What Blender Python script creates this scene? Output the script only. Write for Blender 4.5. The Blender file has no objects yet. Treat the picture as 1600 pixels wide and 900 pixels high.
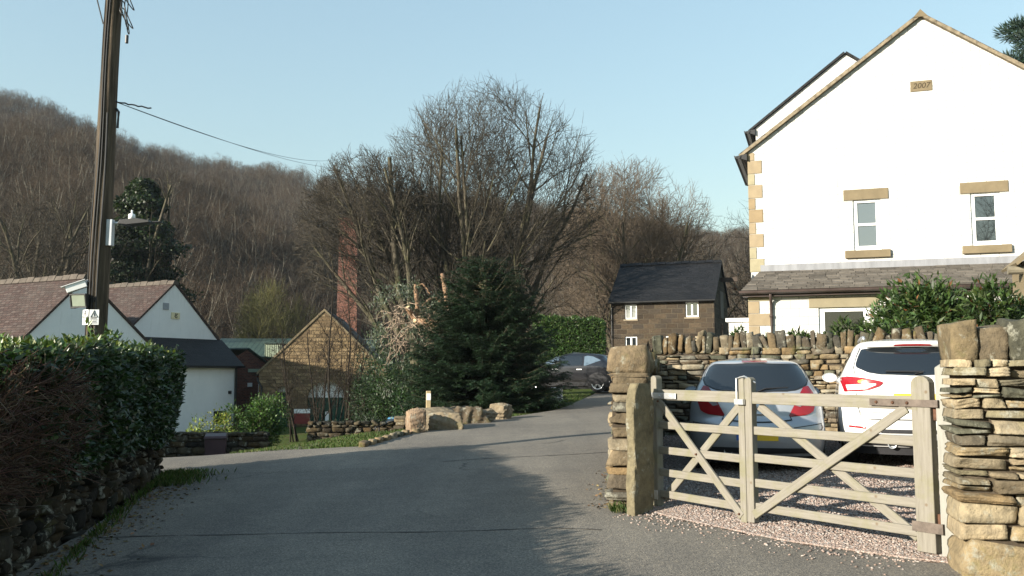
import bpy, math, random
import numpy as np
from mathutils import Vector, Matrix
sc = bpy.context.scene
COL = sc.collection
R = math.radians
# ------------------------------------------------------------------ camera geometry
F = 1386.0
PITCH = math.atan(130.0 / F)
EYE = 1.6
def ray(px, py):
    x = (px - 800.0) / F; u = (450.0 - py) / F
    return np.array([x, math.cos(PITCH) - u * math.sin(PITCH), math.sin(PITCH) + u * math.cos(PITCH)])
def P(px, py, Y):
    d = ray(px, py)
    return np.array([0, 0, EYE]) + d * (Y / d[1])
def sstep(t):
    t = np.clip(t, 0, 1)
    return t * t * (3 - 2 * t)
EDGE_Y = [-30, 15.5, 16.9, 19.4, 24.2, 26.3, 31, 36, 46, 70, 120]
EDGE_X = [-3.2, -3.0, -2.74, -2.24, 0.0, 1.33, 2.3, 3.3, 4.6, 8, 16]
DROP_Y = [15, 16.9, 20, 24, 28, 36, 46, 60]
DROP_X = [-3.8, -3.5, -3.0, -1.0, -.4, -.3, -.6, -1]
def edge_x(y): return np.interp(y, EDGE_Y, EDGE_X)
def g(x, y):
    """height of the land"""
    x = np.asarray(x, float); y = np.asarray(y, float)
    z = 0.03 * np.clip(x, -14, 12) + 0.016 * np.clip(y, -20, 80)
    drop = 1.38 * sstep((y - 15.2) / 9.0) * sstep((np.interp(y, DROP_Y, DROP_X) - x) / 4.5)
    return z - drop
def gz(x, y): return float(g(x, y))
def G(px, py):
    """where a pixel's ray meets the land"""
    d = ray(px, py); t = 2.0
    for i in range(4000):
        p = np.array([0, 0, EYE]) + d * t
        if p[2] < gz(p[0], p[1]): break
        t += 0.02
    return p
# ------------------------------------------------------------------ objects
def tag(o, label=None, cat=None, group=None, kind=None):
    if label: o['label'] = label
    if cat: o['category'] = cat
    if group: o['group'] = group
    if kind: o['kind'] = kind
    return o
def thing(name, label, cat, loc=(0, 0, 0), rot=0.0, group=None):
    o = bpy.data.objects.new(name, None); COL.objects.link(o)
    o.empty_display_size = 0.2
    o.location = [float(v) for v in loc]; o.rotation_euler = (0, 0, rot)
    return tag(o, label, cat, group)
def copy_tree(o, parent=None):
    c = o.copy(); COL.objects.link(c)
    if parent is not None: c.parent = parent
    for ch in list(o.children): copy_tree(ch, c)
    return c
class MB:
    """collects geometry for ONE mesh"""
    def __init__(s): s.v = []; s.n = 0; s.f = []; s.c = []; s.m = []
    def add(s, v, f, col=None, mi=0):
        v = np.asarray(v, float).reshape(-1, 3)
        s.v.append(v)
        s.f.extend([tuple(int(i) + s.n for i in q) for q in f])
        s.m.extend([mi] * len(f))
        c = np.ones((len(v), 3)) if col is None else np.broadcast_to(np.asarray(col, float), (len(v), 3))
        s.c.append(c); s.n += len(v)
        return s
    def box(s, lo, hi, M=None, col=None, mi=0):
        x0, y0, z0 = lo; x1, y1, z1 = hi
        v = np.array([(x0, y0, z0), (x1, y0, z0), (x1, y1, z0), (x0, y1, z0), (x0, y0, z1), (x1, y0, z1), (x1, y1, z1), (x0, y1, z1)], float)
        if M is not None: v = xf(M, v)
        return s.add(v, [(0, 3, 2, 1), (4, 5, 6, 7), (0, 1, 5, 4), (1, 2, 6, 5), (2, 3, 7, 6), (3, 0, 4, 7)], col, mi)
    def tube(s, pts, rad, k=6, col=None, caps=True, mi=0):
        pts = np.asarray(pts, float); n = len(pts)
        rad = np.broadcast_to(np.asarray(rad, float), (n,))
        d = np.gradient(pts, axis=0); d /= np.linalg.norm(d, axis=1)[:, None] + 1e-9
        up = np.array([0, 0, 1.0]) if abs(d[0][2]) < .9 else np.array([1.0, 0, 0])
        a = np.arange(k) * 2 * math.pi / k
        vs = []
        for i in range(n):
            t = np.cross(d[i], up); t /= np.linalg.norm(t) + 1e-9
            b = np.cross(d[i], t); up = -np.cross(d[i], t) if False else up
            vs.append(pts[i] + rad[i] * (np.cos(a)[:, None] * t + np.sin(a)[:, None] * b))
        v = np.concatenate(vs)
        f = [(i * k + j, i * k + (j + 1) % k, (i + 1) * k + (j + 1) % k, (i + 1) * k + j) for i in range(n - 1) for j in range(k)]
        if caps: f += [tuple(range(k))[::-1], tuple((n - 1) * k + j for j in range(k))]
        return s.add(v, f, col, mi)
    def grid(s, pts, col=None, close_u=False, mi=0):
        pts = np.asarray(pts, float); a, b = pts.shape[:2]
        f = [(i * b + j, i * b + (j + 1) % b, (i + 1) * b + (j + 1) % b, (i + 1) * b + j) for i in range(a - 1) for j in range(b if close_u else b - 1)]
        return s.add(pts.reshape(-1, 3), f, col, mi)
    def prism(s, poly, a, b, mk, col=None, mi=0):
        """polygon [(u,v)] extruded from w=a to w=b; mk(u,v,w)->xyz"""
        n = len(poly)
        v = [mk(u, w_, a) for u, w_ in poly] + [mk(u, w_, b) for u, w_ in poly]
        f = [tuple(range(n))[::-1], tuple(range(n, 2 * n))] + [(i, (i + 1) % n, n + (i + 1) % n, n + i) for i in range(n)]
        return s.add(v, f, col, mi)
    def lathe(s, prof, M=None, k=24, col=None, mi=0):
        a = np.arange(k) * 2 * math.pi / k
        pts = np.array([[(r * math.cos(t), r * math.sin(t), z) for t in a] for r, z in prof])
        if M is not None: pts = xf(M, pts.reshape(-1, 3)).reshape(pts.shape)
        return s.grid(pts, col, True, mi)
    def build(s, name, mat, parent=None, loc=None, smooth=False, bevel=0.0, uv=False, fix=True):
        v = np.concatenate(s.v) if s.v else np.zeros((0, 3))
        if loc is not None: v = v - np.asarray(loc, float)
        me = bpy.data.meshes.new(name)
        fast = len(s.f) > 0
        me.from_pydata(v.tolist(), [], s.f)
        mats = mat if isinstance(mat, (list, tuple)) else [mat]
        for m in mats: me.materials.append(m)
        if len(mats) > 1: me.polygons.foreach_set('material_index', s.m)
        ca = me.color_attributes.new('tint', 'FLOAT_COLOR', 'POINT')
        c = np.concatenate(s.c) if s.c else np.zeros((0, 3))
        ca.data.foreach_set('color', np.concatenate([c, np.ones((len(c), 1))], 1).astype(np.float32).ravel())
        if smooth: me.polygons.foreach_set('use_smooth', [True] * len(me.polygons))
        me.update()
        if fix:
            import bmesh
            bm = bmesh.new(); bm.from_mesh(me); bmesh.ops.recalc_face_normals(bm, faces=bm.faces); bm.to_mesh(me); bm.free()
        if uv: auto_uv(me)
        o = bpy.data.objects.new(name, me); COL.objects.link(o)
        if parent is not None: o.parent = parent
        elif loc is not None: o.location = [float(q) for q in loc]
        if bevel:
            b = o.modifiers.new('bevel', 'BEVEL'); b.width = bevel; b.segments = 2; b.limit_method = 'ANGLE'; b.angle_limit = R(40)
        return o
def xf(M, v):
    M = np.array(M); return v @ M[:3, :3].T + M[:3, 3]
def Mat(loc=(0, 0, 0), rz=0, rx=0, ry=0):
    return Matrix.Translation(loc) @ Matrix.Rotation(rz, 4, 'Z') @ Matrix.Rotation(ry, 4, 'Y') @ Matrix.Rotation(rx, 4, 'X')
def auto_uv(me):
    uvl = me.uv_layers.new(name='UVMap')
    co = np.zeros(len(me.vertices) * 3, np.float32); me.vertices.foreach_get('co', co); co = co.reshape(-1, 3)
    out = np.zeros((len(me.loops), 2), np.float32)
    for p in me.polygons:
        n = np.array(p.normal)
        if abs(n[2]) > .97: t = np.array([1., 0, 0]); b = np.array([0, 1., 0])
        else:
            t = np.cross([0, 0, 1.], n); t /= np.linalg.norm(t); b = np.cross(n, t)
        for li in p.loop_indices:
            q = co[me.loops[li].vertex_index]; out[li] = (q @ t, q @ b)
    uvl.data.foreach_set('uv', out.ravel())
def fast_mesh(name, v, faces, mat, col=None, parent=None, loc=None, smooth=False):
    """v (N,3); faces (M,k) constant k"""
    me = bpy.data.meshes.new(name); v = np.asarray(v, np.float32)
    if loc is not None: v = v - np.asarray(loc, np.float32)
    faces = np.asarray(faces, np.int32); m, k = faces.shape
    me.vertices.add(len(v)); me.vertices.foreach_set('co', v.ravel())
    me.loops.add(m * k); me.loops.foreach_set('vertex_index', faces.ravel())
    me.polygons.add(m); me.polygons.foreach_set('loop_start', np.arange(0, m * k, k, dtype=np.int32))
    try: me.polygons.foreach_set('loop_total', np.full(m, k, np.int32))
    except Exception: pass
    if smooth: me.polygons.foreach_set('use_smooth', np.ones(m, bool))
    me.update(calc_edges=True)
    me.materials.append(mat)
    if col is not None:
        ca = me.color_attributes.new('tint', 'FLOAT_COLOR', 'POINT')
        ca.data.foreach_set('color', np.concatenate([col, np.ones((len(col), 1))], 1).astype(np.float32).ravel())
    o = bpy.data.objects.new(name, me); COL.objects.link(o)
    if parent is not None: o.parent = parent
    elif loc is not None: o.location = [float(q) for q in loc]
    return o
# ------------------------------------------------------------------ materials
class NT:
    def __init__(s, name):
        s.m = bpy.data.materials.new(name); s.m.use_nodes = True
        s.t = s.m.node_tree; s.n = s.t.nodes; s.b = s.n['Principled BSDF']
    def N(s, typ, **kw):
        n = s.n.new(typ)
        for k, v in kw.items():
            if k in n.inputs: s.set(n.inputs[k], v)
            else: setattr(n, k, v)
        return n
    def set(s, sock, v):
        if isinstance(v, bpy.types.NodeSocket): s.t.links.new(v, sock)
        elif isinstance(v, bpy.types.Node): s.t.links.new(v.outputs[0], sock)
        elif isinstance(v, (tuple, list)) and len(v) == 3 and sock.type == 'RGBA': sock.default_value = (*v, 1)
        else: sock.default_value = v
    def co(s, kind='Object', scale=(1, 1, 1)):
        c = s.N('ShaderNodeTexCoord')
        if tuple(scale) == (1, 1, 1): return c.outputs[kind]
        m = s.N('ShaderNodeMapping'); s.set(m.inputs['Vector'], c.outputs[kind]); m.inputs['Scale'].default_value = scale
        return m.outputs[0]
    def noise(s, scale, detail=4, rough=.6, vec=None, kind='Object', st=(1, 1, 1)):
        n = s.N('ShaderNodeTexNoise'); s.set(n.inputs['Vector'], vec if vec is not None else s.co(kind, st))
        n.inputs['Scale'].default_value = scale; n.inputs['Detail'].default_value = detail; n.inputs['Roughness'].default_value = rough
        return n.outputs[0]
    def ramp(s, fac, stops):
        r = s.N('ShaderNodeValToRGB'); s.set(r.inputs[0], fac); e = r.color_ramp.elements
        while len(e) < len(stops): e.new(0.5)
        for q, (p, c) in zip(e, stops):
            q.position = p; q.color = (*c, 1) if len(c) == 3 else c
        return r.outputs[0]
    def mix(s, fac, a, b, mode='MIX'):
        m = s.N('ShaderNodeMix', data_type='RGBA', blend_type=mode)
        s.set(m.inputs[0], fac); s.set(m.inputs[6], a); s.set(m.inputs[7], b)
        return m.outputs[2]
    def math(s, op, a, b=0.5):
        m = s.N('ShaderNodeMath', operation=op); s.set(m.inputs[0], a); s.set(m.inputs[1], b); return m.outputs[0]
    def attr(s, name='tint'):
        a = s.N('ShaderNodeAttribute'); a.attribute_name = name; return a.outputs['Color']
    def bump(s, h, strength=.5, dist=.02):
        b = s.N('ShaderNodeBump'); s.set(b.inputs['Height'], h); b.inputs['Strength'].default_value = strength; b.inputs['Distance'].default_value = dist
        prev = s.b.inputs['Normal'].links
        if prev: s.set(b.inputs['Normal'], prev[0].from_socket)
        s.set(s.b.inputs['Normal'], b.outputs[0])
    def out(s, col=None, rough=.8, spec=.4, metal=0.0):
        if col is not None: s.set(s.b.inputs['Base Color'], col)
        s.set(s.b.inputs['Roughness'], rough); s.set(s.b.inputs['Specular IOR Level'], spec); s.set(s.b.inputs['Metallic'], metal)
        return s.m
def plain(name, col, rough=.6, var=.15, scale=6, spec=.4, bump=0.0, bscale=40, st=(1, 1, 1), metal=0.0, coat=0.0):
    t = NT(name)
    c = np.array(col)
    k = t.ramp(t.noise(scale, 5, .6, st=st), [(.3, tuple(c * (1 - var))), (.7, tuple(np.minimum(c * (1 + var), 1)))])
    if bump: t.bump(t.noise(bscale, 4, .6, st=st), bump, .01)
    if coat: t.b.inputs['Coat Weight'].default_value = coat; t.b.inputs['Coat Roughness'].default_value = .04
    return t.out(k, rough, spec, metal)
def tinted(name, c0, c1, rough=.8, scale=6, spec=.3, bump=.0, bscale=30, extra=None, trans=0.0):
    """colour attribute 'tint' (a whole piece's own colour) times a noise"""
    t = NT(name)
    k = t.ramp(t.noise(scale, 5, .65), [(.3, c0), (.7, c1)])
    k = t.mix(1.0, t.attr(), k, 'MULTIPLY')
    if extra: k = extra(t, k)
    if bump: t.bump(t.noise(bscale, 5, .65), bump, .02)
    m = t.out(k, rough, spec)
    if trans:
        tr = t.N('ShaderNodeBsdfTranslucent'); t.set(tr.inputs[0], t.mix(1.0, k, (1.0, 1.15, .5), 'MULTIPLY'))
        mx = t.N('ShaderNodeMixShader'); mx.inputs[0].default_value = trans
        t.t.links.new(t.b.outputs[0], mx.inputs[1]); t.t.links.new(tr.outputs[0], mx.inputs[2])
        t.t.links.new(mx.outputs[0], t.n['Material Output'].inputs[0])
    return m
def masonry(name, cols, mortar, bw, bh, msize=.012, rough=.85, bump=.6, dist=.02, stain=None, noise_amt=.5, squash=1.0, offset=.5):
    t = NT(name)
    uv = t.co('UV')
    wob = t.N('ShaderNodeVectorMath', operation='MULTIPLY_ADD')
    nz = t.N('ShaderNodeTexNoise'); t.set(nz.inputs['Vector'], uv); nz.inputs['Scale'].default_value = 1.3; nz.inputs['Detail'].default_value = 3
    t.set(wob.inputs[0], nz.outputs['Color']); wob.inputs[1].default_value = (.25 * bw * noise_amt, .25 * bh * noise_amt, 0); t.set(wob.inputs[2], uv)
    br = t.N('ShaderNodeTexBrick'); t.set(br.inputs['Vector'], wob.outputs[0])
    br.inputs['Scale'].default_value = 1; br.inputs['Brick Width'].default_value = bw; br.inputs['Row Height'].default_value = bh
    br.inputs['Mortar Size'].default_value = msize; br.inputs['Mortar Smooth'].default_value = .3; br.offset = offset; br.squash = squash
    br.inputs['Color1'].default_value = (0, 0, 0, 1); br.inputs['Color2'].default_value = (1, 1, 1, 1); br.inputs['Mortar'].default_value = (.5, .5, .5, 1)
    br.inputs['Bias'].default_value = 0
    n = len(cols)
    k = t.ramp(br.outputs['Color'], [((i + .5) / n, c) for i, c in enumerate(cols)])
    fine = t.ramp(t.noise(9, 6, .7, uv), [(.25, (.55, .55, .55)), (.75, (1.35, 1.35, 1.35))])
    k = t.mix(1.0, k, fine, 'MULTIPLY')
    k = t.mix(br.outputs['Fac'], k, mortar)
    if stain: k = t.mix(t.ramp(t.noise(.6, 5, .7, uv), [(.45, (0, 0, 0)), (.75, (.7, .7, .7))]), k, stain)
    h = t.math('SUBTRACT', t.noise(14, 5, .7, uv), br.outputs['Fac'])
    t.bump(h, bump, dist)
    return t.out(k, rough, .3)
SKY_STRENGTH, SUN_STRENGTH, EXPOSURE, HAZE = 0.142, 5.0, 1.25, 0.00016
# ------------------------------------------------------------------ material library
def m_asphalt():
    t = NT('asphalt')
    co = t.co('Object')
    big = t.noise(.35, 5, .6, co); mid = t.noise(3.0, 5, .65, co)
    k = t.ramp(big, [(.3, (.132, .120, .104)), (.7, (.195, .178, .152))])
    k = t.mix(t.ramp(mid, [(.35, (0, 0, 0)), (.8, (.5, .5, .5))]), k, (.115, .11, .102))
    v = t.N('ShaderNodeTexVoronoi'); t.set(v.inputs['Vector'], co); v.inputs['Scale'].default_value = 95
    st = t.ramp(v.outputs['Color'], [(.0, (.45, .45, .45)), (.6, (1.0, 1.0, 1.0)), (1.0, (1.8, 1.7, 1.5))])
    k = t.mix(1.0, k, st, 'MULTIPLY')
    # worn, wandering cracks and a seam
    vc = t.N('ShaderNodeTexVoronoi', feature='DISTANCE_TO_EDGE'); 
    ad = t.N('ShaderNodeVectorMath', operation='MULTIPLY_ADD'); nn = t.N('ShaderNodeTexNoise'); t.set(nn.inputs['Vector'], co); nn.inputs['Scale'].default_value = 1.1; nn.inputs['Detail'].default_value = 6
    t.set(ad.inputs[0], nn.outputs['Color']); ad.inputs[1].default_value = (1.3, 1.3, 0); t.set(ad.inputs[2], co)
    t.set(vc.inputs['Vector'], ad.outputs[0]); vc.inputs['Scale'].default_value = .19
    cr = t.ramp(vc.outputs['Distance'], [(0, (1, 1, 1)), (.006, (0, 0, 0))])
    gate = t.ramp(t.noise(.5, 2, .5, co), [(.5, (0, 0, 0)), (.62, (.8, .8, .8))])
    k = t.mix(t.mix(1.0, cr, gate, 'MULTIPLY'), k, (.03, .03, .03))
    wv = t.N('ShaderNodeMapping'); t.set(wv.inputs[0], co); wv.inputs['Scale'].default_value = (.9, .09, 1); wv.inputs['Rotation'].default_value = (0, 0, -.12)
    k = t.mix(1.0, k, t.ramp(t.noise(1.0, 4, .55, wv.outputs[0]), [(.32, (.80, .80, .81)), (.68, (1.16, 1.15, 1.12))]), 'MULTIPLY')
    k = t.mix(t.ramp(t.noise(.9, 3, .5, co), [(.56, (0, 0, 0)), (.72, (.22, .22, .22))]), k, (.085, .08, .074))
    # moss and grit in patches
    k = t.mix(t.ramp(t.noise(1.7, 6, .75, co), [(.62, (0, 0, 0)), (.8, (.35, .35, .35))]), k, (.16, .13, .09))
    t.bump(v.outputs['Distance'], .55, .006); t.bump(t.noise(60, 4, .7, co), .4, .006)
    return t.out(k, t.ramp(mid, [(.3, (.82,) * 3), (.7, (.95,) * 3)]), .3)
ASPHALT = m_asphalt()
def m_ground():
    t = NT('soil_and_grass')
    k = t.ramp(t.noise(1.1, 6, .7), [(.3, (.035, .045, .012)), (.5, (.06, .085, .02)), (.7, (.075, .058, .03))])
    k = t.mix(1.0, k, t.ramp(t.noise(25, 5, .7), [(.3, (.5,) * 3), (.7, (1.4,) * 3)]), 'MULTIPLY')
    t.bump(t.noise(18, 6, .7), .8, .05)
    return t.out(k, .95, .1)
GROUND = m_ground()
def m_gravelbed():
    t = NT('gravel_bed')
    v = t.N('ShaderNodeTexVoronoi'); t.set(v.inputs['Vector'], t.co('Object')); v.inputs['Scale'].default_value = 38
    k = t.ramp(v.outputs['Color'], [(.1, (.22, .15, .12)), (.5, (.40, .31, .26)), (.9, (.55, .47, .42))])
    k = t.mix(t.ramp(v.outputs['Distance'], [(.3, (0, 0, 0)), (.6, (1, 1, 1))]), k, (.10, .07, .05))
    t.bump(v.outputs['Distance'], -.9 if False else .9, .02)
    return t.out(k, .9, .2)
GRAVEL = m_gravelbed()
PEBBLE = tinted('pebble', (.8,) * 3, (1.15,) * 3, .7, 30, .3)
def lichen(t, k):
    w = t.ramp(t.noise(5.5, 6, .72), [(.56, (0, 0, 0)), (.64, (.75, .75, .75))])
    k = t.mix(w, k, (.27, .265, .215))
    mo = t.ramp(t.noise(2.2, 5, .7), [(.58, (0, 0, 0)), (.72, (.8, .8, .8))])
    k = t.mix(mo, k, (.085, .085, .028))
    dk = t.ramp(t.noise(12, 6, .75), [(.55, (0, 0, 0)), (.7, (.45, .45, .45))])
    return t.mix(dk, k, (.045, .04, .033))
STONE = tinted('dry_stone', (.55, .54, .52), (1.25, 1.2, 1.1), .9, 9, .2, .9, 26, lichen)
SHADESTONE = tinted('shaded_wall_stone', (.5, .5, .5), (1.2, 1.15, 1.0), .95, 7, .15, .9, 22, lichen)
CORE = plain('wall_core', (.06, .048, .035), .95, .4, 8, .1, .6)
BOULDER = tinted('boulder', (.6, .58, .55), (1.3, 1.2, 1.05), .9, 4, .2, 1.0, 12, lichen)
SANDSTONE = plain('sandstone', (.17, .136, .085), .85, .18, 2.2, .2, .3, 60)
def m_render():
    t = NT('white_render'); uv = t.co('UV')
    br = t.N('ShaderNodeTexBrick'); t.set(br.inputs['Vector'], uv); br.inputs['Scale'].default_value = 1
    br.inputs['Brick Width'].default_value = .45; br.inputs['Row Height'].default_value = .225; br.inputs['Mortar Size'].default_value = .018; br.inputs['Mortar Smooth'].default_value = .6
    k = t.ramp(t.noise(.7, 6, .7, uv), [(.3, (.50, .495, .475)), (.7, (.57, .565, .545))])
    k = t.mix(t.math('MULTIPLY', br.outputs['Fac'], .8), k, (.29, .285, .27))
    dr = t.N('ShaderNodeMapping'); t.set(dr.inputs[0], uv); dr.inputs['Scale'].default_value = (3.0, .22, 1)
    k = t.mix(t.ramp(t.noise(1.2, 6, .7, dr.outputs[0]), [(.58, (0, 0, 0)), (.85, (.6, .6, .6))]), k, (.22, .215, .18))
    t.bump(t.math('SUBTRACT', t.noise(30, 5, .7, uv), br.outputs['Fac']), .18, .01)
    return t.out(k, .9, .15)
RENDER = m_render()
def m_paintedwall():
    t = NT('old_white_paint')
    k = t.ramp(t.noise(.8, 6, .7), [(.3, (.74, .75, .75)), (.7, (.82, .825, .82))])
    k = t.mix(t.ramp(t.noise(1.4, 6, .75, st=(2, 2, .3)), [(.55, (0, 0, 0)), (.8, (.45, .45, .45))]), k, (.42, .44, .40))
    t.bump(t.noise(12, 5, .7), .25, .02)
    return t.out(k, .9, .15)
WHITEWALL = m_paintedwall()
SLATE = masonry('grey_slate', [(.075, .068, .06), (.105, .096, .085), (.135, .122, .105), (.09, .085, .082)], (.02, .018, .016), .32, .17, .012, .75, .9, .03, None, .1)
DARKSLATE = masonry('dark_slate', [(.006, .0063, .0072), (.0084, .0087, .0102), (.012, .012, .0132)], (.0036, .0036, .0042), .4, .22, .012, .6, .8, .03, (.012, .012, .0114), .1)
REDTILE = masonry('red_tile', [(.045, .0276, .0228), (.06, .036, .03), (.075, .048, .0396), (.054, .0396, .0336), (.087, .063, .054)], (.03, .018, .015), .26, .15, .014, .85, 1.0, .03, (.072, .06, .051), .15)
BARNSTONE = masonry('gritstone_blocks', [(0.03119, 0.02268, 0.01531), (0.06237, 0.04423, 0.02722), (0.04253, 0.03402, 0.02552), (0.09072, 0.06521, 0.03969), (0.05103, 0.03686, 0.02381)], (0.08789, 0.07088, 0.0482), .62, .27, .020, .9, .9, .04, (0.02835, 0.02381, 0.01814), .45)
HALLSTONE = masonry('sandstone_rubble', [(0.159, 0.1084, 0.05635), (0.2384, 0.1697, 0.09027), (0.289, 0.2095, 0.1193), (0.1951, 0.1373, 0.07225), (0.13, 0.09027, 0.05057)], (0.1084, 0.07803, 0.04335), .42, .17, .018, .9, .9, .04, (0.1228, 0.0867, 0.05057), .7)
BRICK = masonry('red_brick', [(.12, .036, .0228), (.168, .051, .03), (.204, .069, .042), (.102, .033, .0252)], (.156, .114, .09), .225, .075, .010, .85, .6, .01, (.072, .03, .024), .15)
LEAD = plain('lead_flashing', (.21, .215, .23), .6, .3, 3, .4, .2, 20, (1, 1, .25))
def m_gatewood():
    t = NT('weathered_oak')
    co = t.co('Object')
    gr = t.N('ShaderNodeMapping'); t.set(gr.inputs[0], t.co('UV')); gr.inputs['Scale'].default_value = (2.2, 42, 1)
    n1 = t.noise(1.0, 6, .7, gr.outputs[0]); 
    k = t.ramp(n1, [(.25, (.11, .098, .078)), (.45, (.18, .165, .137)), (.75, (.235, .218, .185))])
    al = t.ramp(t.noise(3.2, 5, .7, co), [(.48, (0, 0, 0)), (.72, (.65, .65, .65))])
    k = t.mix(al, k, (.15, .145, .062))
    kn = t.N('ShaderNodeTexVoronoi'); t.set(kn.inputs['Vector'], t.co('UV')); kn.inputs['Scale'].default_value = 5.0
    k = t.mix(t.ramp(kn.outputs['Distance'], [(.03, (.8, .8, .8)), (.09, (0, 0, 0))]), k, (.12, .085, .05))
    k = t.mix(t.ramp(t.noise(2.1, 5, .7, co), [(.6, (0, 0, 0)), (.8, (.6, .6, .6))]), k, (.2, .17, .13))
    t.bump(n1, .5, .006)
    return t.out(k, .8, .25)
GATEWOOD = m_gatewood()
PALEWOOD = plain('pale_timber', (.27, .265, .235), .8, .12, 3, .2, .3, 30, (12, 12, 1))
POLEWOOD = None
def m_pole():
    t = NT('creosoted_pole')
    v = t.co('Object', (9, 9, .5)); n1 = t.noise(2.0, 6, .7, v)
    k = t.ramp(n1, [(.3, (.02, .016, .012)), (.5, (.075, .058, .04)), (.7, (.15, .115, .08))])
    t.bump(n1, .9, .03)
    return t.out(k, .85, .2)
POLEWOOD = m_pole()
def m_bark(name, c0, c1, moss=(.07, .08, .025), mamt=.5):
    t = NT(name); v = t.co('Object', (1, 1, .35)); n1 = t.noise(5, 6, .7, v)
    k = t.ramp(n1, [(.3, c0), (.7, c1)])
    k = t.mix(t.ramp(t.noise(.9, 4, .7), [(.45, (0, 0, 0)), (.7, (mamt,) * 3)]), k, moss)
    t.bump(n1, .8, .05)
    return t.out(k, .95, .1)
BARK = m_bark('bark', (.052, .045, .034), (.12, .104, .078))
TWIG = plain('twig_bark', (.055, .048, .037), .9, .3, .8, .1)
TWIGRED = plain('reddish_twig', (.125, .098, .072), .9, .3, .5, .1)
WOODTWIG = plain('wood_twig', (.08, .061, .045), .95, .35, .12, .05)
WOODBARK = m_bark('wood_bark', (.085, .077, .062), (.19, .17, .14), (.08, .085, .04), .3)
EUCBARK = plain('peeling_orange_bark', (.25, .155, .095), .8, .45, 5, .2, .5, 12, (1, 1, .4))
CUTWOOD = plain('fresh_cut_wood', (.55, .40, .24), .8, .1, 8, .2)
LAUREL = tinted('laurel_leaf', (.75,) * 3, (1.2,) * 3, .38, 3, .5, 0, 30, None, .25)
NEEDLE = tinted('needle', (.7,) * 3, (1.25,) * 3, .6, 1.5, .3, 0, 30, None, .15)
LEAFM = tinted('shrub_leaf', (.7,) * 3, (1.25,) * 3, .5, 3, .4, 0, 30, None, .3)
GRASSM = tinted('grass_blade', (.75,) * 3, (1.2,) * 3, .6, 2, .3, 0, 30, None, .35)
TWIGGY = tinted('dead_twig', (.7,) * 3, (1.25,) * 3, .9, 6, .1)
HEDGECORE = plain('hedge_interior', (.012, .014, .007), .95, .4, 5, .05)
GREENROOF = masonry('green_sheet_roof', [(.035, .06, .05), (.04, .068, .056)], (.02, .035, .03), .3, 40, .03, .5, .5, .03, (.05, .06, .05), 0)
GREENDOOR = masonry('green_boards', [(.012, .06, .038), (.016, .075, .047)], (.005, .02, .014), .16, 40, .012, .55, .5, .02, None, 0)
GREENPAINT = plain('pale_green_paint', (.30, .37, .27), .6, .1)
WHITEPAINT = plain('white_gloss_paint', (.80, .80, .79), .35, .04, 4, .5)
BLACKP = plain('black_plastic', (.018, .018, .019), .45, .2, 6, .4)
BROWNGUT = plain('brown_gutter', (.045, .03, .026), .5, .35, 3, .4)
GALV = plain('galvanised_steel', (.55, .56, .57), .45, .15, 12, .5, metal=.8)
RUST = plain('rusty_iron', (.09, .046, .028), .8, .35, 14, .2, .3)
def glass(name, col, rough=.03, ior=1.6):
    t = NT(name); t.b.inputs['IOR'].default_value = 1.52
    t.out(col, rough, .9); t.b.inputs['IOR'].default_value = ior; return t.m
WINGLASS = glass('window_glass', (.02, .025, .027), .02, 2.0)
PALEGLASS = glass('sky_blind_glass', (.085, .10, .11), .03, 2.0)  # base colour lifted for mirrored sky and pale blinds
CARGLASS = glass('car_glass', (.008, .010, .012), .02)
CURTAIN = glass('curtained_glass', (.22, .23, .22), .08)
SKYGLASS = None
def carpaint(name, col, metal, rough=.3):
    t = NT(name)
    k = t.mix(t.ramp(t.noise(3, 5, .7), [(.5, (0, 0, 0)), (.8, (.25, .25, .25))]), col, tuple(np.array(col) * .8))
    # road film low down
    sep = t.N('ShaderNodeSeparateXYZ'); t.set(sep.inputs[0], t.co('Object'))
    lo = t.N('ShaderNodeMapRange'); t.set(lo.inputs[0], sep.outputs[2]); lo.inputs[1].default_value = .25; lo.inputs[2].default_value = .75; lo.inputs[3].default_value = .35; lo.inputs[4].default_value = 0
    k = t.mix(t.math('MULTIPLY', lo.outputs[0], t.noise(5, 5, .7)), k, (.12, .10, .08))
    t.b.inputs['Coat Weight'].default_value = .8; t.b.inputs['Coat Roughness'].default_value = .05
    return t.out(k, rough, .5, metal)
SILVER = carpaint('silver_paint', (.37, .39, .42), .45, .34)
CARWHITE = carpaint('white_car_paint', (.62, .62, .61), 0, .35)
CARDARK = carpaint('dark_grey_paint', (.012, .013, .017), .3, .3)
CARBLUE = carpaint('blue_paint', (.07, .22, .38), .2, .25)
REDLAMP = plain('red_lamp', (.24, .008, .013), .12, .15, 5, .7)
CLEARLAMP = plain('clear_lamp', (.62, .60, .60), .1, .1, 8, .7)
AMBER = plain('amber_lamp', (.75, .38, .05), .15, .1, 8, .7)
YELLOWPLATE = plain('yellow_plate', (.75, .47, .03), .4, .08)
BLUEPLATE = plain('blue_band', (.03, .12, .42), .4, .05)
TYRE = plain('tyre_rubber', (.018, .018, .018), .85, .2, 8, .2)
ALLOY = plain('alloy', (.62, .63, .64), .3, .08, 6, .5, metal=.7)
DARKTRIM = plain('dark_trim', (.022, .022, .024), .6, .2, 6, .3)
BIN = plain('brown_bin_plastic', (.055, .032, .036), .5, .2, 4, .3)
SIGNWHITE = plain('sign_white', (.74, .75, .75), .5, .05)
SIGNDARK = plain('sign_ink', (.03, .03, .035), .6, .1)
SIGNYELLOW = plain('sign_cream', (.70, .62, .40), .5, .08)
SIGNRED = plain('sign_red', (.16, .022, .018), .5, .1)
CARVED = plain('carved_letter', (.045, .032, .018), .9, .15)
GREYVENT = plain('grey_vent', (.30, .32, .35), .6, .08)
LEAFLITTER = None
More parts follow.
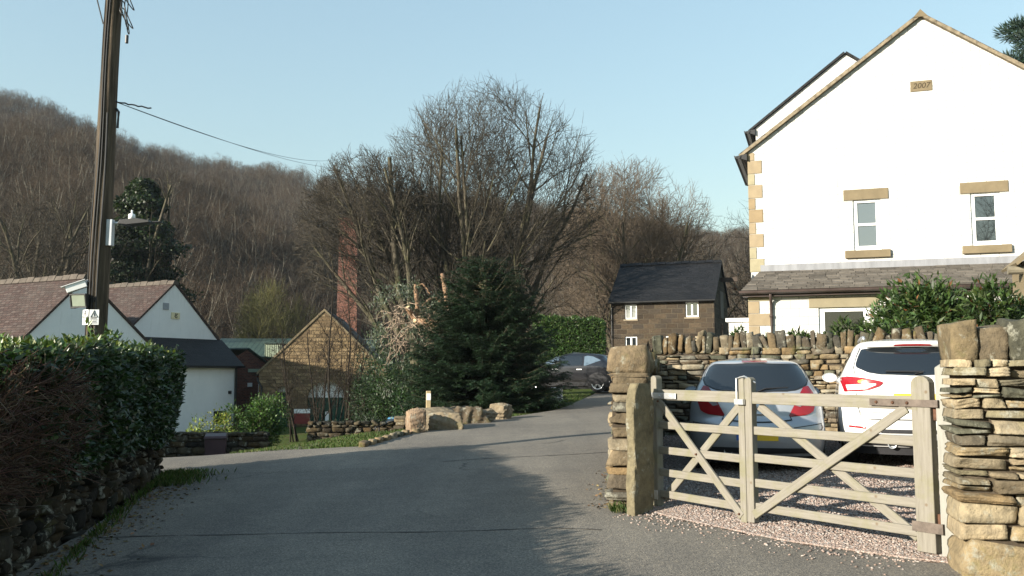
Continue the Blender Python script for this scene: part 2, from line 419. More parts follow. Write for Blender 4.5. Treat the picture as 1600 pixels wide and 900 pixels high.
def m_hill():
    t = NT('woodland_floor')
    k = t.ramp(t.noise(.05, 8, .75), [(.3, (.03, .025, .018)), (.5, (.062, .047, .034)), (.72, (.04, .04, .023))])
    k = t.mix(1.0, k, t.ramp(t.noise(.7, 8, .8), [(.3, (.45,) * 3), (.7, (1.5,) * 3)]), 'MULTIPLY')
    t.bump(t.noise(.5, 8, .8), 1.0, 1.5)
    return t.out(k, .95, .1)
HILL = m_hill()
# ------------------------------------------------------------------ vegetation generators
def nrm(a): return a / (np.linalg.norm(a, axis=-1, keepdims=True) + 1e-9)
def tubes_mesh(tubes, k):
    """[(pts(n,3), rad(n))] -> v, quads, all tubes batched by their number of points"""
    groups = {}
    for p, r in tubes: groups.setdefault(len(p), []).append((p, r))
    V, Fq, off = [], [], 0
    a = np.arange(k) * 2 * math.pi / k
    for n, lst in groups.items():
        if n < 2: continue
        pts = np.array([q[0] for q in lst]); rad = np.array([q[1] for q in lst])
        d = nrm(np.gradient(pts, axis=1))
        up = np.array([.13, .27, .95])
        t = nrm(np.cross(d, up)); b = np.cross(d, t)
        ring = pts[:, :, None, :] + rad[:, :, None, None] * (np.cos(a)[None, None, :, None] * t[:, :, None, :] + np.sin(a)[None, None, :, None] * b[:, :, None, :])
        T = len(lst); V.append(ring.reshape(-1, 3))
        base = off + (np.arange(T) * n * k)[:, None, None] + (np.arange(n - 1) * k)[None, :, None]
        j = np.arange(k)[None, None, :]; j2 = (np.arange(k) + 1)[None, None, :] % k
        Fq.append(np.stack([base + j, base + j2, base + k + j2, base + k + j], -1).reshape(-1, 4))
        off += T * n * k
    return np.concatenate(V), np.concatenate(Fq)
def grow(rng, stems, env, nch, lens, wob, trop, ang, seg, r0, rfac=.55, start=.25, base_lvl=0):
    """stems: [(p, d, L, r)]; env: (c, radii). returns tubes per level"""
    rd = random.Random(int(rng.integers(1 << 30))); gs, un = rd.gauss, rd.uniform
    cx, cy, cz = env[0]; ex, ey, ez = env[1]
    NL = len(nch)
    out = [[] for _ in range(NL + 1)]
    def unit(x, y, z):
        q = math.sqrt(x * x + y * y + z * z) + 1e-9; return x / q, y / q, z / q
    stack = [(tuple(p), unit(*d), L, r, 0) for p, d, L, r in stems]
    while stack:
        (px, py, pz), (dx, dy, dz), L, r, lv = stack.pop()
        n = max(2, int(round(L / seg[lv]))); st = L / n; wb = wob[lv]; tr = trop[lv]
        pts = [(px, py, pz)]; dirs = [(dx, dy, dz)]
        for i in range(n):
            dx, dy, dz = unit(dx + gs(0, wb), dy + gs(0, wb), dz + gs(0, wb) + tr)
            px += dx * st; py += dy * st; pz += dz * st
            if lv > 0 or pz > cz:
                if ((px - cx) / ex) ** 2 + ((py - cy) / ey) ** 2 + ((pz - cz) / ez) ** 2 > 1.0 + gs(0, .10): break
            pts.append((px, py, pz)); dirs.append((dx, dy, dz))
        m = len(pts)
        if m < 2: continue
        rad = r * np.linspace(1, .35 if lv else .3, m)
        if lv == 0: rad[0] *= 1.25
        out[lv].append((pts, rad))
        if lv < NL:
            k = nch[lv]; s0 = start if lv == 0 else .18
            k = max(2, int(round(k * (.35 + .65 * (m - 1) / n)))) if lv else k
            az = un(0, 6.28)
            for q in range(k):
                t = min(1, max(0, s0 + (1 - s0) * q / max(1, k - 1) + gs(0, .04)))
                i = int(min(m - 1, max(0 if lv else 1, round(t * (m - 1)))))
                ux, uy, uz = dirs[i]; az += 2.4 + gs(0, .4)
                ax, ay, az_ = unit(uy * .81 - uz * .5, uz * .3 - ux * .81, ux * .5 - uy * .3)
                bx, by, bz = uy * az_ - uz * ay, uz * ax - ux * az_, ux * ay - uy * ax
                an = ang[lv] * un(.7, 1.25)
                if q == k - 1: an *= .4
                c_, s_ = math.cos(an), math.sin(an); ca, sa = math.cos(az), math.sin(az)
                nd = (ux * c_ + (ax * ca + bx * sa) * s_, uy * c_ + (ay * ca + by * sa) * s_, uz * c_ + (az_ * ca + bz * sa) * s_)
                stack.append((pts[i], nd, lens[lv] * un(.7, 1.2) * (1.1 - .45 * t), max(float(rad[i]) * rfac * un(.8, 1.1), r0), lv + 1))
    return out
def bare_tree(name, label, loc, rng, stems, env, nch, lens, wob, trop, ang, seg, r0, twigmat=None, barkmat=None, group=None, split=2, cat='tree', rot=0, start=.25, rfac=.55):
    lv = grow(rng, stems, env, nch, lens, wob, trop, ang, seg, r0, rfac, start)
    root = thing(name, label, cat, loc, rot, group)
    big = sum(lv[:split], []); small = sum(lv[split:], [])
    v, f = tubes_mesh(big, 7); fast_mesh('trunk', v, f, barkmat or BARK, parent=root, smooth=True)
    v, f = tubes_mesh(small, 3); fast_mesh('crown', v, f, twigmat or TWIG, parent=root)
    return root
LEAF_V = np.array([(0, 0, 0), (-.5, .42, .12), (0, 1, -.1), (.5, .42, .12), (0, .5, -.02)])
LEAF_F = np.array([(0, 4, 1), (1, 4, 2), (0, 3, 4), (3, 2, 4)])
def leaf_arrays(rng, pos, tip, nor, length, width, col):
    n = len(pos); tip = nrm(tip); nor = nor - (nor * tip).sum(1, keepdims=True) * tip; nor = nrm(nor); sx = np.cross(tip, nor)
    L = np.broadcast_to(length, (n,)); W = np.broadcast_to(width, (n,))
    T = LEAF_V
    v = pos[:, None, :] + sx[:, None, :] * (T[None, :, 0, None] * W[:, None, None]) + tip[:, None, :] * (T[None, :, 1, None] * L[:, None, None]) + nor[:, None, :] * (T[None, :, 2, None] * W[:, None, None])
    f = (np.arange(n) * len(T))[:, None, None] + LEAF_F[None]
    c = np.repeat(col, len(T), 0)
    return v.reshape(-1, 3), f.reshape(-1, 3), c
def varied(rng, n, base, amt=.3, alt=None, altp=0.0):
    c = np.array(base) * (1 + amt * rng.normal(size=(n, 1))).clip(.35, 2.0)
    c = c * (1 + .08 * rng.normal(size=(n, 3)))
    if alt is not None:
        m = rng.random(n) < altp; c[m] = np.array(alt) * (1 + .25 * rng.normal(size=(m.sum(), 1))).clip(.5, 1.8)
    return c.clip(.002, 1)
def join_arrays(parts):
    V, Fa, C, off = [], [], [], 0
    for v, f, c in parts: V.append(v); Fa.append(f + off); C.append(c); off += len(v)
    return np.concatenate(V), np.concatenate(Fa), np.concatenate(C)
def bush(name, label, loc, rng, radii, nleaf, L, W, col, cat='bush', alt=None, altp=0, group=None, lobes=7, mat=None, stems=12, droop=.15, amt=.3, shell=.55):
    """leafy shrub: lobed crown of leaves on stems that rise from the root"""
    root = thing(name, label, cat, loc, 0, group)
    rx, ry, rz = radii
    cen = rng.normal(size=(lobes, 3)) * .42; cen[:, 2] = np.abs(cen[:, 2]) * .8 + .25; cen = cen.clip(-.75, .75)
    lr = rng.uniform(.38, .62, lobes)
    k = rng.integers(0, lobes, nleaf)
    d = nrm(rng.normal(size=(nleaf, 3))); rr = lr[k] * (shell + (1 - shell) * rng.random(nleaf)) * rng.uniform(.75, 1.12, nleaf)
    u = cen[k] + d * rr[:, None]; u[:, 2] = np.abs(u[:, 2])
    pos = u * np.array([rx, ry, rz * .95]); out = d * .6 + nrm(pos) * .4
    tip = out + rng.normal(size=(nleaf, 3)) * .55 - np.array([0, 0, droop]); nor = np.array([0, 0, 1.]) + rng.normal(size=(nleaf, 3)) * .6 + out * .4
    v, f, c = leaf_arrays(rng, pos, tip, nor, L * rng.uniform(.6, 1.2, nleaf), W * rng.uniform(.6, 1.2, nleaf), varied(rng, nleaf, col, amt, alt, altp))
    fast_mesh('foliage', v, f, mat or LEAFM, c, root)
    tb = []
    for i in range(stems):
        q = cen[rng.integers(lobes)] * np.array([rx, ry, rz]); b = np.array([rng.normal() * rx * .15, rng.normal() * ry * .15, -.1])
        t = np.linspace(0, 1, 6)[:, None]; mid = (b + q) / 2 + rng.normal(size=3) * .1 * rx
        pts = (1 - t) ** 2 * b + 2 * t * (1 - t) * mid + t ** 2 * (q * 1.1)
        tb.append((pts, np.linspace(.03, .006, 6) * max(.6, rz)))
    v, f = tubes_mesh(tb, 5); fast_mesh('stem', v, f, TWIG, parent=root)
    return root
def conifer(name, label, loc, rng, H, prof, nbr, col):
    root = thing(name, label, 'tree', loc)
    t = np.linspace(0, 1, 12); MB().tube(np.stack([.03 * np.sin(3 * t), .03 * np.cos(2 * t), t * H * .98 - .2], 1), np.linspace(.16, .02, 12), 8).build('trunk', BARK, root, smooth=True)
    pr_t = np.array([q[0] for q in prof]); pr_r = np.array([q[1] for q in prof])
    parts = []; wood = []
    # branches: more where the tree is wide
    tt = np.sort(rng.random(nbr * 3)); keep = rng.random(nbr * 3) < (np.interp(tt, pr_t, pr_r) / pr_r.max()) * .8 + .2; tt = tt[keep][:nbr] if keep.sum() < nbr else rng.choice(tt[keep], nbr, False)
    for i, t0 in enumerate(tt):
        z = .08 * H * (1 - t0) + t0 * H * .96; L = np.interp(t0, pr_t, pr_r) * rng.uniform(.72, 1.1)
        az = i * 2.39996 + rng.normal() * .3; o = np.array([math.cos(az), math.sin(az), 0])
        rise = (-.28 + .75 * t0 ** 1.5) + rng.normal() * .07
        s = np.linspace(0, 1, 8)
        pts = np.array([0, 0, z]) + o * (L * s)[:, None] + np.array([0, 0, 1.]) * (L * (rise * s + .22 * s ** 3))[:, None]
        wood.append((pts, np.linspace(.022, .004, 8)))
        side = np.array([-o[1], o[0], 0])
        nt = max(7, int(L * 19)); ts = rng.uniform(.22, 1.0, nt)
        for q in range(nt):
            b = np.array([np.interp(ts[q], s, pts[:, m]) for m in range(3)])
            tl = (.12 + .34 * L * .35 * (1 - ts[q] * .6)) * rng.uniform(.6, 1.2)
            sg = 1 if q % 2 else -1
            td = nrm(o * .75 + side * sg * rng.uniform(.3, .9) + np.array([0, 0, rng.normal() * .12 - .06]))
            nn = max(4, int(tl / .028)); u = np.linspace(.05, 1, nn)
            pos = b + td * (tl * u)[:, None] + np.array([0, 0, -.10]) * (tl * u ** 2)[:, None]
            for sgn in (1, -1):
                sd = nrm(np.cross(td, [0, 0, 1.])) * sgn
                tip = td * .75 + sd * .7 + rng.normal(size=(nn, 3)) * .25
                nor = np.array([0, 0, 1.]) + rng.normal(size=(nn, 3)) * .3
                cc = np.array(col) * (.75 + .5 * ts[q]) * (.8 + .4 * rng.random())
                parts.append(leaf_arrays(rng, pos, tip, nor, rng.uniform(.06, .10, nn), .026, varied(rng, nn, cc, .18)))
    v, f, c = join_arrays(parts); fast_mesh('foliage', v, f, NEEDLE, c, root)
    v, f = tubes_mesh(wood, 4); fast_mesh('branches', v, f, BARK, parent=root)
    return root
def hedge_leaves(rng, fn_pts, n, L, W, col, amt=.3, alt=None, altp=0, droop=.1):
    pos, out = fn_pts(n)
    tip = out * .55 + rng.normal(size=(n, 3)) * .6 + np.array([0, 0, .25 - droop]); nor = out + np.array([0, 0, .6]) + rng.normal(size=(n, 3)) * .5
    return leaf_arrays(rng, pos, tip, nor, L * rng.uniform(.55, 1.25, n), W * rng.uniform(.6, 1.2, n), varied(rng, n, col, amt, alt, altp))
# ------------------------------------------------------------------ dry stone
def _cube_tpl(k=5):
    """rounded cube template: grid on 6 faces, welded"""
    pts = {}; vs = []; fs = []
    def vid(p):
        key = tuple(np.round(p, 4))
        if key not in pts: pts[key] = len(vs); vs.append(p)
        return pts[key]
    lin = np.linspace(-1, 1, k)
    for ax in range(3):
        for sg in (-1, 1):
            for i in range(k - 1):
                for j in range(k - 1):
                    q = []
                    for (a, b) in ((i, j), (i + 1, j), (i + 1, j + 1), (i, j + 1)):
                        p = np.zeros(3); p[ax] = sg; p[(ax + 1) % 3] = lin[a]; p[(ax + 2) % 3] = lin[b]; q.append(vid(p))
                    fs.append(q if sg > 0 else q[::-1])
    return np.array(vs), np.array(fs)
TPL_V, TPL_F = _cube_tpl(5)
TPL8_V, TPL8_F = _cube_tpl(9)
STONE_COLS = .96 * np.array([(.105, .11, .082), (.33, .285, .21), (.225, .172, .105), (.28, .22, .14), (.18, .145, .098), (.34, .28, .19), (.15, .127, .098), (.24, .215, .165), (.25, .18, .10), (.125, .118, .10)])
def stones(rng, boxes, M=None, rnd=.24, rough=.085, fine=False, cols=STONE_COLS, tilt=.035, skew=.07, corner=1.0):
    """boxes: [(cx,cy,cz,hx,hy,hz[,ci])] -> arrays of irregular stones"""
    TV, TF = (TPL8_V, TPL8_F) if fine else (TPL_V, TPL_F)
    n = len(boxes); B = np.array([b[:6] for b in boxes], float)
    sph = nrm(TV) * 1.28
    rn = (rnd * rng.uniform(.5, 1.5, n))[:, None, None]
    v = TV[None] * (1 - rn) + sph[None] * rn
    # skew each stone and roughen it with a few waves of its own
    sk = rng.normal(size=(n, 3, 3)) * skew * .5; v = v + np.einsum('npi,nij->npj', v, sk)
    for cx_ in (-1, 1):          # every corner pulled its own way: broken, angular faces
        for cy_ in (-1, 1):
            for cz_ in (-1, 1):
                wgt = (1 + cx_ * TV[:, 0]) * (1 + cy_ * TV[:, 1]) * (1 + cz_ * TV[:, 2]) / 8
                v = v + wgt[None, :, None] * (rng.normal(size=(n, 1, 3)) * np.array([.07, .10, .11]) * corner)
    for o in range(3 if fine else 2):
        k = rng.normal(size=(n, 3)) * (1.6 + 2.1 * o); ph = rng.uniform(0, 6.28, n); dr = rng.normal(size=(n, 3))
        w = np.sin(np.einsum('npi,ni->np', v, k) + ph[:, None])
        v = v + w[:, :, None] * dr[:, None, :] * rough / (1 + .8 * o)
    v = v * B[:, None, 3:6]
    a = rng.normal(size=n) * tilt * np.where(rng.random(n) < .1, 2.5, 1); ca, sa = np.cos(a), np.sin(a)
    x = v[:, :, 0] * ca[:, None] - v[:, :, 2] * sa[:, None]; z = v[:, :, 0] * sa[:, None] + v[:, :, 2] * ca[:, None]
    v = np.stack([x, v[:, :, 1], z], -1) + B[:, None, 0:3]
    f = (np.arange(n) * len(TV))[:, None, None] + TF[None]
    c = cols[rng.integers(0, len(cols), n)] * rng.uniform(.6, 1.1, (n, 1))
    v = v.reshape(-1, 3)
    if M is not None: v = xf(M, v)
    return v, f.reshape(-1, 4), np.repeat(c, len(TV), 0)
def courses(rng, L, ztop, T, hmin, hmax, lmin, lmax, zb=0.0, x0=0.0, batter=0.0, big_base=0.0, gap=.008):
    """boxes of a dry-stone wall along +x from x0, depth T about y=0, up to ztop(x) (number or function)"""
    zt = ztop if callable(ztop) else (lambda x: ztop)
    zmax = max(zt(x0 + L * q / 20.0) for q in range(21))
    out = []; z = zb
    while z < zmax - .02:
        fr = (z - zb) / max(zmax - zb, .01)
        s = 1 + big_base * max(0, 1 - fr * 2.2)
        h = rng.uniform(hmin, hmax) * s
        if z + h > zmax - hmin * .5: h = max(zmax - z, hmin * .6)
        x = x0 - rng.uniform(0, lmin * .15)
        th = T * (1 - batter * fr)
        while x < x0 + L - .01:
            l = rng.uniform(lmin, lmax) * (s ** .7) * (.75 if h < (hmin + hmax) / 2.4 else 1)
            if x + l > x0 + L - lmin * .5: l = x0 + L - x
            xm = x + l / 2
            if z + h * .5 < zt(xm):
                if l < h * 3 and h > hmin * 1.5 and rng.random() < .22:
                    hs = h * rng.uniform(.4, .6)
                    out.append((xm, rng.normal() * .012, z + hs / 2, l / 2 - gap, th / 2, hs / 2 - gap)); out.append((xm, rng.normal() * .012, z + (h + hs) / 2, l / 2 - gap, th / 2, (h - hs) / 2 - gap))
                else:
                    dz = rng.normal() * .004
                    out.append((xm, rng.normal() * .022, z + h / 2 + dz, l / 2 - gap * rng.uniform(.3, 1.6), th / 2 * rng.uniform(.96, 1.04), h / 2 - gap * rng.uniform(.2, 1.5)))
            x += l
        z += h
    return out
# ------------------------------------------------------------------ cars
def poly_rows(poly, rows, inset=1e-3):
    poly = np.array(poly, float); z0, z1 = poly[:, 1].min() + inset, poly[:, 1].max() - inset
    res = []
    for z in np.linspace(z0, z1, rows):
        xs = []
        for i in range(len(poly)):
            a, b = poly[i], poly[(i + 1) % len(poly)]
            if (a[1] - z) * (b[1] - z) <= 0 and abs(a[1] - b[1]) > 1e-9: xs.append(a[0] + (b[0] - a[0]) * (z - a[1]) / (b[1] - a[1]))
        if len(xs) >= 2: res.append((z, min(xs), max(xs)))
    return res
class CarForm:
    def __init__(s, zr, yr, zf, yf, zw, w, H, Rr=.45, Rf=.7, p=2.7):
        s.zr, s.yr_, s.zf, s.yf_, s.zw, s.w_, s.H, s.Rr, s.Rf, s.p = zr, yr, zf, yf, zw, w, H, Rr, Rf, p
    def sm(s, z, a, b):
        # light smoothing of the profile
        return sum(np.interp(z + o, a, b) * q for o, q in ((-.03, .2), (-.015, .2), (0, .2), (.015, .2), (.03, .2)))
    def yr(s, z): return s.sm(z, s.zr, s.yr_)
    def yf(s, z): return s.sm(z, s.zf, s.yf_)
    def w(s, z): return s.sm(z, s.zw, s.w_)
    def rear(s, x, z):
        q = np.clip(abs(x) / s.w(z), 0, .9995)
        return s.yr(z) + s.Rr * (1 - (1 - q ** s.p) ** (1 / s.p))
    def side(s, y, z):
        w = s.w(z); a = s.yr(z); b = s.yf(z)
        if y < a + s.Rr:
            q = np.clip((a + s.Rr - y) / s.Rr, 0, 1); return w * (1 - q ** s.p) ** (1 / s.p)
        if y > b - s.Rf:
            q = np.clip((y - b + s.Rf) / s.Rf, 0, 1); return w * (1 - q ** s.p) ** (1 / s.p)
        return w
    def body(s, z0, nz=64):
        zs = np.concatenate([np.linspace(z0, s.H * .9, int(nz * .75), endpoint=False), s.H * .9 + s.H * .1 * (1 - (1 - np.linspace(0, 1, nz // 4)) ** 2)])
        rows = []
        th = np.linspace(-math.pi / 2, math.pi / 2, 33)
        sx = np.sign(np.sin(th)) * np.abs(np.sin(th)) ** (2 / s.p); cy = np.abs(np.cos(th)) ** (2 / s.p)
        for z in zs:
            w, a, b = s.w(z), s.yr(z), s.yf(z)
            Rr, Rf = min(s.Rr, (b - a) * .45), min(s.Rf, (b - a) * .45)
            rear = [(x * w, a + Rr * (1 - c), z) for x, c in zip(sx, cy)]
            right = [(w, y, z) for y in np.linspace(a + Rr, b - Rf, 26)[1:-1]]
            front = [(-x * w, b - Rf * (1 - c), z) for x, c in zip(sx, cy)]
            left = [(-w, y, z) for y in np.linspace(b - Rf, a + Rr, 26)[1:-1]]
            rows.append(rear + right + front + left)
        return np.array(rows)
    def rear_patch(s, mb, poly, off=.006, rows=22, cols=26, mirror=False, col=None):
        for sg in ((1, -1) if mirror else (1,)):
            rr = poly_rows(poly, rows)
            pts = np.array([[(sg * x, s.rear(x, z) - off, z) for x in np.linspace(a, b, cols)] for z, a, b in rr])
            mb.grid(pts, col)
        return mb
    def side_patch(s, mb, poly, off=.006, rows=18, cols=22, sides=(1, -1), col=None):
        for sg in sides:
            rr = poly_rows(poly, rows)
            pts = np.array([[(sg * (s.side(y, z) + off), y, z) for y in np.linspace(a, b, cols)] for z, a, b in rr])
            mb.grid(pts, col)
        return mb
def strip(pts, wd):
    """thin closed polygon around a polyline in 2D"""
    pts = np.array(pts, float); d = np.gradient(pts, axis=0); d /= np.linalg.norm(d, axis=1)[:, None]; n = np.stack([-d[:, 1], d[:, 0]], 1) * wd / 2
    return pts + n, pts - n
def rear_line(cf, mb, pts, wd, off=.007, sg=1):
    a, b = strip(pts, wd)
    mb.grid(np.array([[(sg * x, cf.rear(x, z) - off, z) for x, z in a], [(sg * x, cf.rear(x, z) - off, z) for x, z in b]]))
def side_line(cf, mb, pts, wd, off=.007, sides=(1, -1)):
    a, b = strip(pts, wd)
    for sg in sides: mb.grid(np.array([[(sg * (cf.side(y, z) + off), y, z) for y, z in a], [(sg * (cf.side(y, z) + off), y, z) for y, z in b]]))
def wheel(root, x, y, r, wd, sg, spokes=5):
    prof = [(r * .62, -wd / 2), (r * .93, -wd / 2), (r, -wd * .32), (r, wd * .32), (r * .93, wd / 2), (r * .62, wd / 2), (r * .6, wd * .2), (r * .6, -wd * .2), (r * .62, -wd / 2)]
    w = MB().lathe(prof, Mat((x, y, r), ry=R(90)), 36).build('wheel', TYRE, root, smooth=True)
    m = MB(); M = Mat((x + sg * wd * .36, y, r), ry=R(90) * sg)
    m.lathe([(r * .6, .03), (r * .66, .035), (r * .66, -.02), (r * .6, -.03), (r * .6, .03)], M, 36); m.lathe([(0, .03), (r * .13, .03), (r * .15, 0)], M, 16)
    for i in range(spokes):
        a = i * 2 * math.pi / spokes
        for da in (-.13, .13):
            m.box((r * .1, -.016, -.0), (r * .62, .016, .028), M @ Matrix.Rotation(a + da, 4, 'Z'))
    m.build('rim', ALLOY, w); MB().lathe([(0, -.015), (r * .6, -.02)], M, 24).build('brake_disc', DARKTRIM, w)
    return w
# ------------------------------------------------------------------ world, sun, camera
SUN_AZ = R(180 + 57); SUN_EL = R(17.4)
SUN_DIR = np.array([math.sin(SUN_AZ) * math.cos(SUN_EL), math.cos(SUN_AZ) * math.cos(SUN_EL), math.sin(SUN_EL)])
w = bpy.data.worlds.new('World'); sc.world = w; w.use_nodes = True
sky = w.node_tree.nodes.new('ShaderNodeTexSky'); sky.sky_type = 'NISHITA'; sky.sun_disc = False
sky.sun_elevation = SUN_EL; sky.sun_rotation = SUN_AZ; sky.altitude = 0; sky.air_density = 1.8; sky.dust_density = .8; sky.ozone_density = 3.2
gm = w.node_tree.nodes.new('ShaderNodeGamma'); gm.inputs[1].default_value = .6      # hazy winter air: an evener sky
tn = w.node_tree.nodes.new('ShaderNodeMix'); tn.data_type = 'RGBA'; tn.blend_type = 'MULTIPLY'; tn.inputs[0].default_value = 1; tn.inputs[7].default_value = (.98, 1.11, 1.17, 1)
w.node_tree.links.new(sky.outputs[0], gm.inputs[0]); w.node_tree.links.new(gm.outputs[0], tn.inputs[6]); w.node_tree.links.new(tn.outputs[2], w.node_tree.nodes['Background'].inputs[0])
w.node_tree.nodes['Background'].inputs[1].default_value = SKY_STRENGTH
sl = bpy.data.lights.new('sun', 'SUN'); sl.energy = SUN_STRENGTH; sl.angle = R(.5); sl.color = (1, .915, .78)
so = bpy.data.objects.new('sun', sl); COL.objects.link(so)
so.rotation_euler = Vector(SUN_DIR.tolist()).to_track_quat('Z', 'Y').to_euler(); so.location = (-20, -25, 30)
cam = bpy.data.cameras.new('camera'); cam.sensor_width = 36; cam.lens = F / 1600 * 36; cam.clip_end = 5000; cam.clip_start = .05
co_ = bpy.data.objects.new('camera', cam); COL.objects.link(co_); co_.location = (0, 0, EYE); co_.rotation_euler = (math.pi / 2 + PITCH, 0, 0)
sc.camera = co_
sc.view_settings.view_transform = 'Standard'; sc.view_settings.look = 'None'; sc.view_settings.exposure = EXPOSURE; sc.view_settings.gamma = 1
sc.view_settings.use_curve_mapping = False
sc.cycles.max_bounces = 6; sc.cycles.diffuse_bounces = 3; sc.cycles.transparent_max_bounces = 8; sc.cycles.use_denoising = True
# ------------------------------------------------------------------ land
def sheet(name, X, Y, Z, mat, smooth=True, kind='structure'):
    a, b = X.shape; pts = np.stack([X, Y, Z], -1).reshape(-1, 3)
    i, j = np.meshgrid(np.arange(a - 1), np.arange(b - 1), indexing='ij'); q = (i * b + j).ravel()
    f = np.stack([q, q + 1, q + b + 1, q + b], 1)
    if Y[1, 0] > Y[0, 0] and X[0, 1] > X[0, 0]: pass
    o = fast_mesh(name, pts, f, mat, smooth=smooth)
    o['kind'] = kind
    return o
nx = np.concatenate([-np.geomspace(1600, 32, 16), np.linspace(-31, 31, 156), np.geomspace(32, 1600, 16)])
ny = np.concatenate([-np.geomspace(600, 12, 10), np.linspace(-11.6, 60, 180), np.geomspace(61, 2500, 20)])
X, Y = np.meshgrid(nx, ny)
sheet('ground', X, Y, g(X, Y) - .06, GROUND)
def walk_l(y):
    """left border of the tarmac"""
    return np.interp(y, [-12, 6, 13.3, 13.5, 15.6, 16.5, 16.9], [-1.6, -3.75, -4.95, -13, -13, -6, -2.74]) if y < 16.9 else edge_x(y)
def walk_r(y):
    return np.interp(y, [-12, 5.0, 5.6, 6.2, 6.75, 7.55, 8.6, 9.2, 9.3, 17.4, 17.6, 20, 26, 34, 46], [14, 9, 8.0, 3.75, 3.05, 2.3, 1.65, 1.35, 1.1, 2.6, 2.8, 5.2, 6.6, 12, 15])
ys = np.concatenate([np.linspace(-12, 5, 20), np.arange(5.2, 26, .12), np.arange(26, 58, .5)])
rngk = np.random.default_rng(5)
rows = []
for y in ys:
    a, b = walk_l(y), walk_r(y)
    wob = .05 * math.sin(y * 2.1) + .04 * math.sin(y * 5.3 + 1) + .02 * rngk.normal()
    rows.append(np.linspace(a, b + (wob if y < 9.3 else 0), 60))
X = np.array(rows); Y = np.repeat(ys[:, None], 60, 1)
fine = .006 * np.sin(X * 1.3 + Y * .7) + .004 * np.sin(X * 3.1 - Y * 2.2)
sheet('road', X, Y, g(X, Y) + fine * (Y < 30), ASPHALT)
yl = np.arange(15.5, 27, .3); sl_ = np.linspace(0, 1, 40)
X = np.array([-24 + (walk_l(max(y, 16.95)) - 1.3 + 24) * sl_ for y in yl]); Y = np.repeat(yl[:, None], 40, 1)
sheet('lane', X, Y, g(X, Y) - .012, ASPHALT)
# gravel drive between the gate and the back wall
FR = np.array([(1.32, 9.22), (1.62, 8.62), (2.25, 7.56), (2.98, 6.78), (3.7, 6.22), (5.6, 5.7)])
BK = np.array([(2.85, 17.3), (3.8, 17.0), (5.2, 16.5), (6.6, 16.0), (8.2, 15.5), (10.5, 14.7)])
tt = np.linspace(0, 1, 60); kk = np.linspace(0, 1, 6)
fr = np.stack([np.interp(tt, kk, FR[:, i]) for i in (0, 1)], 1); fr = fr - (.045 * np.sin(tt * 34) + .035 * np.sin(tt * 71 + 1) + .02 * rngk.normal(size=60))[:, None] * np.array([[.55, .8]])
bk = np.stack([np.interp(tt, kk, BK[:, i]) for i in (0, 1)], 1)
ss = np.linspace(0, 1, 70)[:, None]
X = fr[None, :, 0] * (1 - ss) + bk[None, :, 0] * ss; Y = fr[None, :, 1] * (1 - ss) + bk[None, :, 1] * ss
Zd = g(X, Y) + .028 * np.minimum(1, ss * 9) + .009
sheet('drive', X, Y, Zd, GRAVEL)
def dz(x, y): return g(x, y) + .036
# loose pebbles over the drive, thickest at the gate
rng = np.random.default_rng(11)
n = 84000
u = rng.random(n); s = rng.random(n) ** 2.4
fx = np.stack([np.interp(u, kk, FR[:, i]) for i in (0, 1)], 1); bx = np.stack([np.interp(u, kk, BK[:, i]) for i in (0, 1)], 1)
pp = fx * (1 - s[:, None]) + bx * s[:, None]
m = u < .82; pp = pp[m]
# strays on the tarmac
ns = 420; us = rng.random(ns) * .62; fs = np.stack([np.interp(us, kk, FR[:, i]) for i in (0, 1)], 1)
fs = fs - np.abs(rng.normal(size=(ns, 1))) * np.array([[.55, .55]]) * .30; 
pz = np.concatenate([g(pp[:, 0], pp[:, 1]) + .006 + .03 * np.minimum(1, s[m] * 12), g(fs[:, 0], fs[:, 1]) + .004]); pp = np.concatenate([pp, fs])
t_ = (1 + 5 ** .5) / 2
ICO = nrm(np.array([(-1, t_, 0), (1, t_, 0), (-1, -t_, 0), (1, -t_, 0), (0, -1, t_), (0, 1, t_), (0, -1, -t_), (0, 1, -t_), (t_, 0, -1), (t_, 0, 1), (-t_, 0, -1), (-t_, 0, 1)], float))
ICOF = np.array([(0, 11, 5), (0, 5, 1), (0, 1, 7), (0, 7, 10), (0, 10, 11), (1, 5, 9), (5, 11, 4), (11, 10, 2), (10, 7, 6), (7, 1, 8), (3, 9, 4), (3, 4, 2), (3, 2, 6), (3, 6, 8), (3, 8, 9), (4, 9, 5), (2, 4, 11), (6, 2, 10), (8, 6, 7), (9, 8, 1)])
def scatter_pebbles(name, pp, pz, size, cols):
    n = len(pp)
    sz = size * rng.uniform(.55, 1.35, n); A = np.stack([sz * rng.uniform(.8, 1.3, n), sz * rng.uniform(.6, 1.0, n), sz * rng.uniform(.4, .75, n)], 1)
    v = ICO[None] * (1 + .16 * rng.normal(size=(n, 12, 1))) * A[:, None, :]
    a = rng.uniform(0, 6.28, n); ca, sa = np.cos(a)[:, None], np.sin(a)[:, None]; b = rng.normal(size=n) * .5; cb, sb = np.cos(b)[:, None], np.sin(b)[:, None]
    y2 = v[:, :, 1] * cb - v[:, :, 2] * sb; z2 = v[:, :, 1] * sb + v[:, :, 2] * cb
    v = np.stack([v[:, :, 0] * ca - y2 * sa, v[:, :, 0] * sa + y2 * ca, z2], -1)
    v += np.stack([pp[:, 0], pp[:, 1], pz + A[:, 2] * .55], 1)[:, None, :]
    f = (np.arange(n) * 12)[:, None, None] + ICOF[None]
    c = np.array(cols)[rng.integers(0, len(cols), n)] * rng.uniform(.7, 1.2, (n, 1))
    o = fast_mesh(name, v.reshape(-1, 3), f.reshape(-1, 3), PEBBLE, np.repeat(c, 12, 0)); o['kind'] = 'stuff'; return o
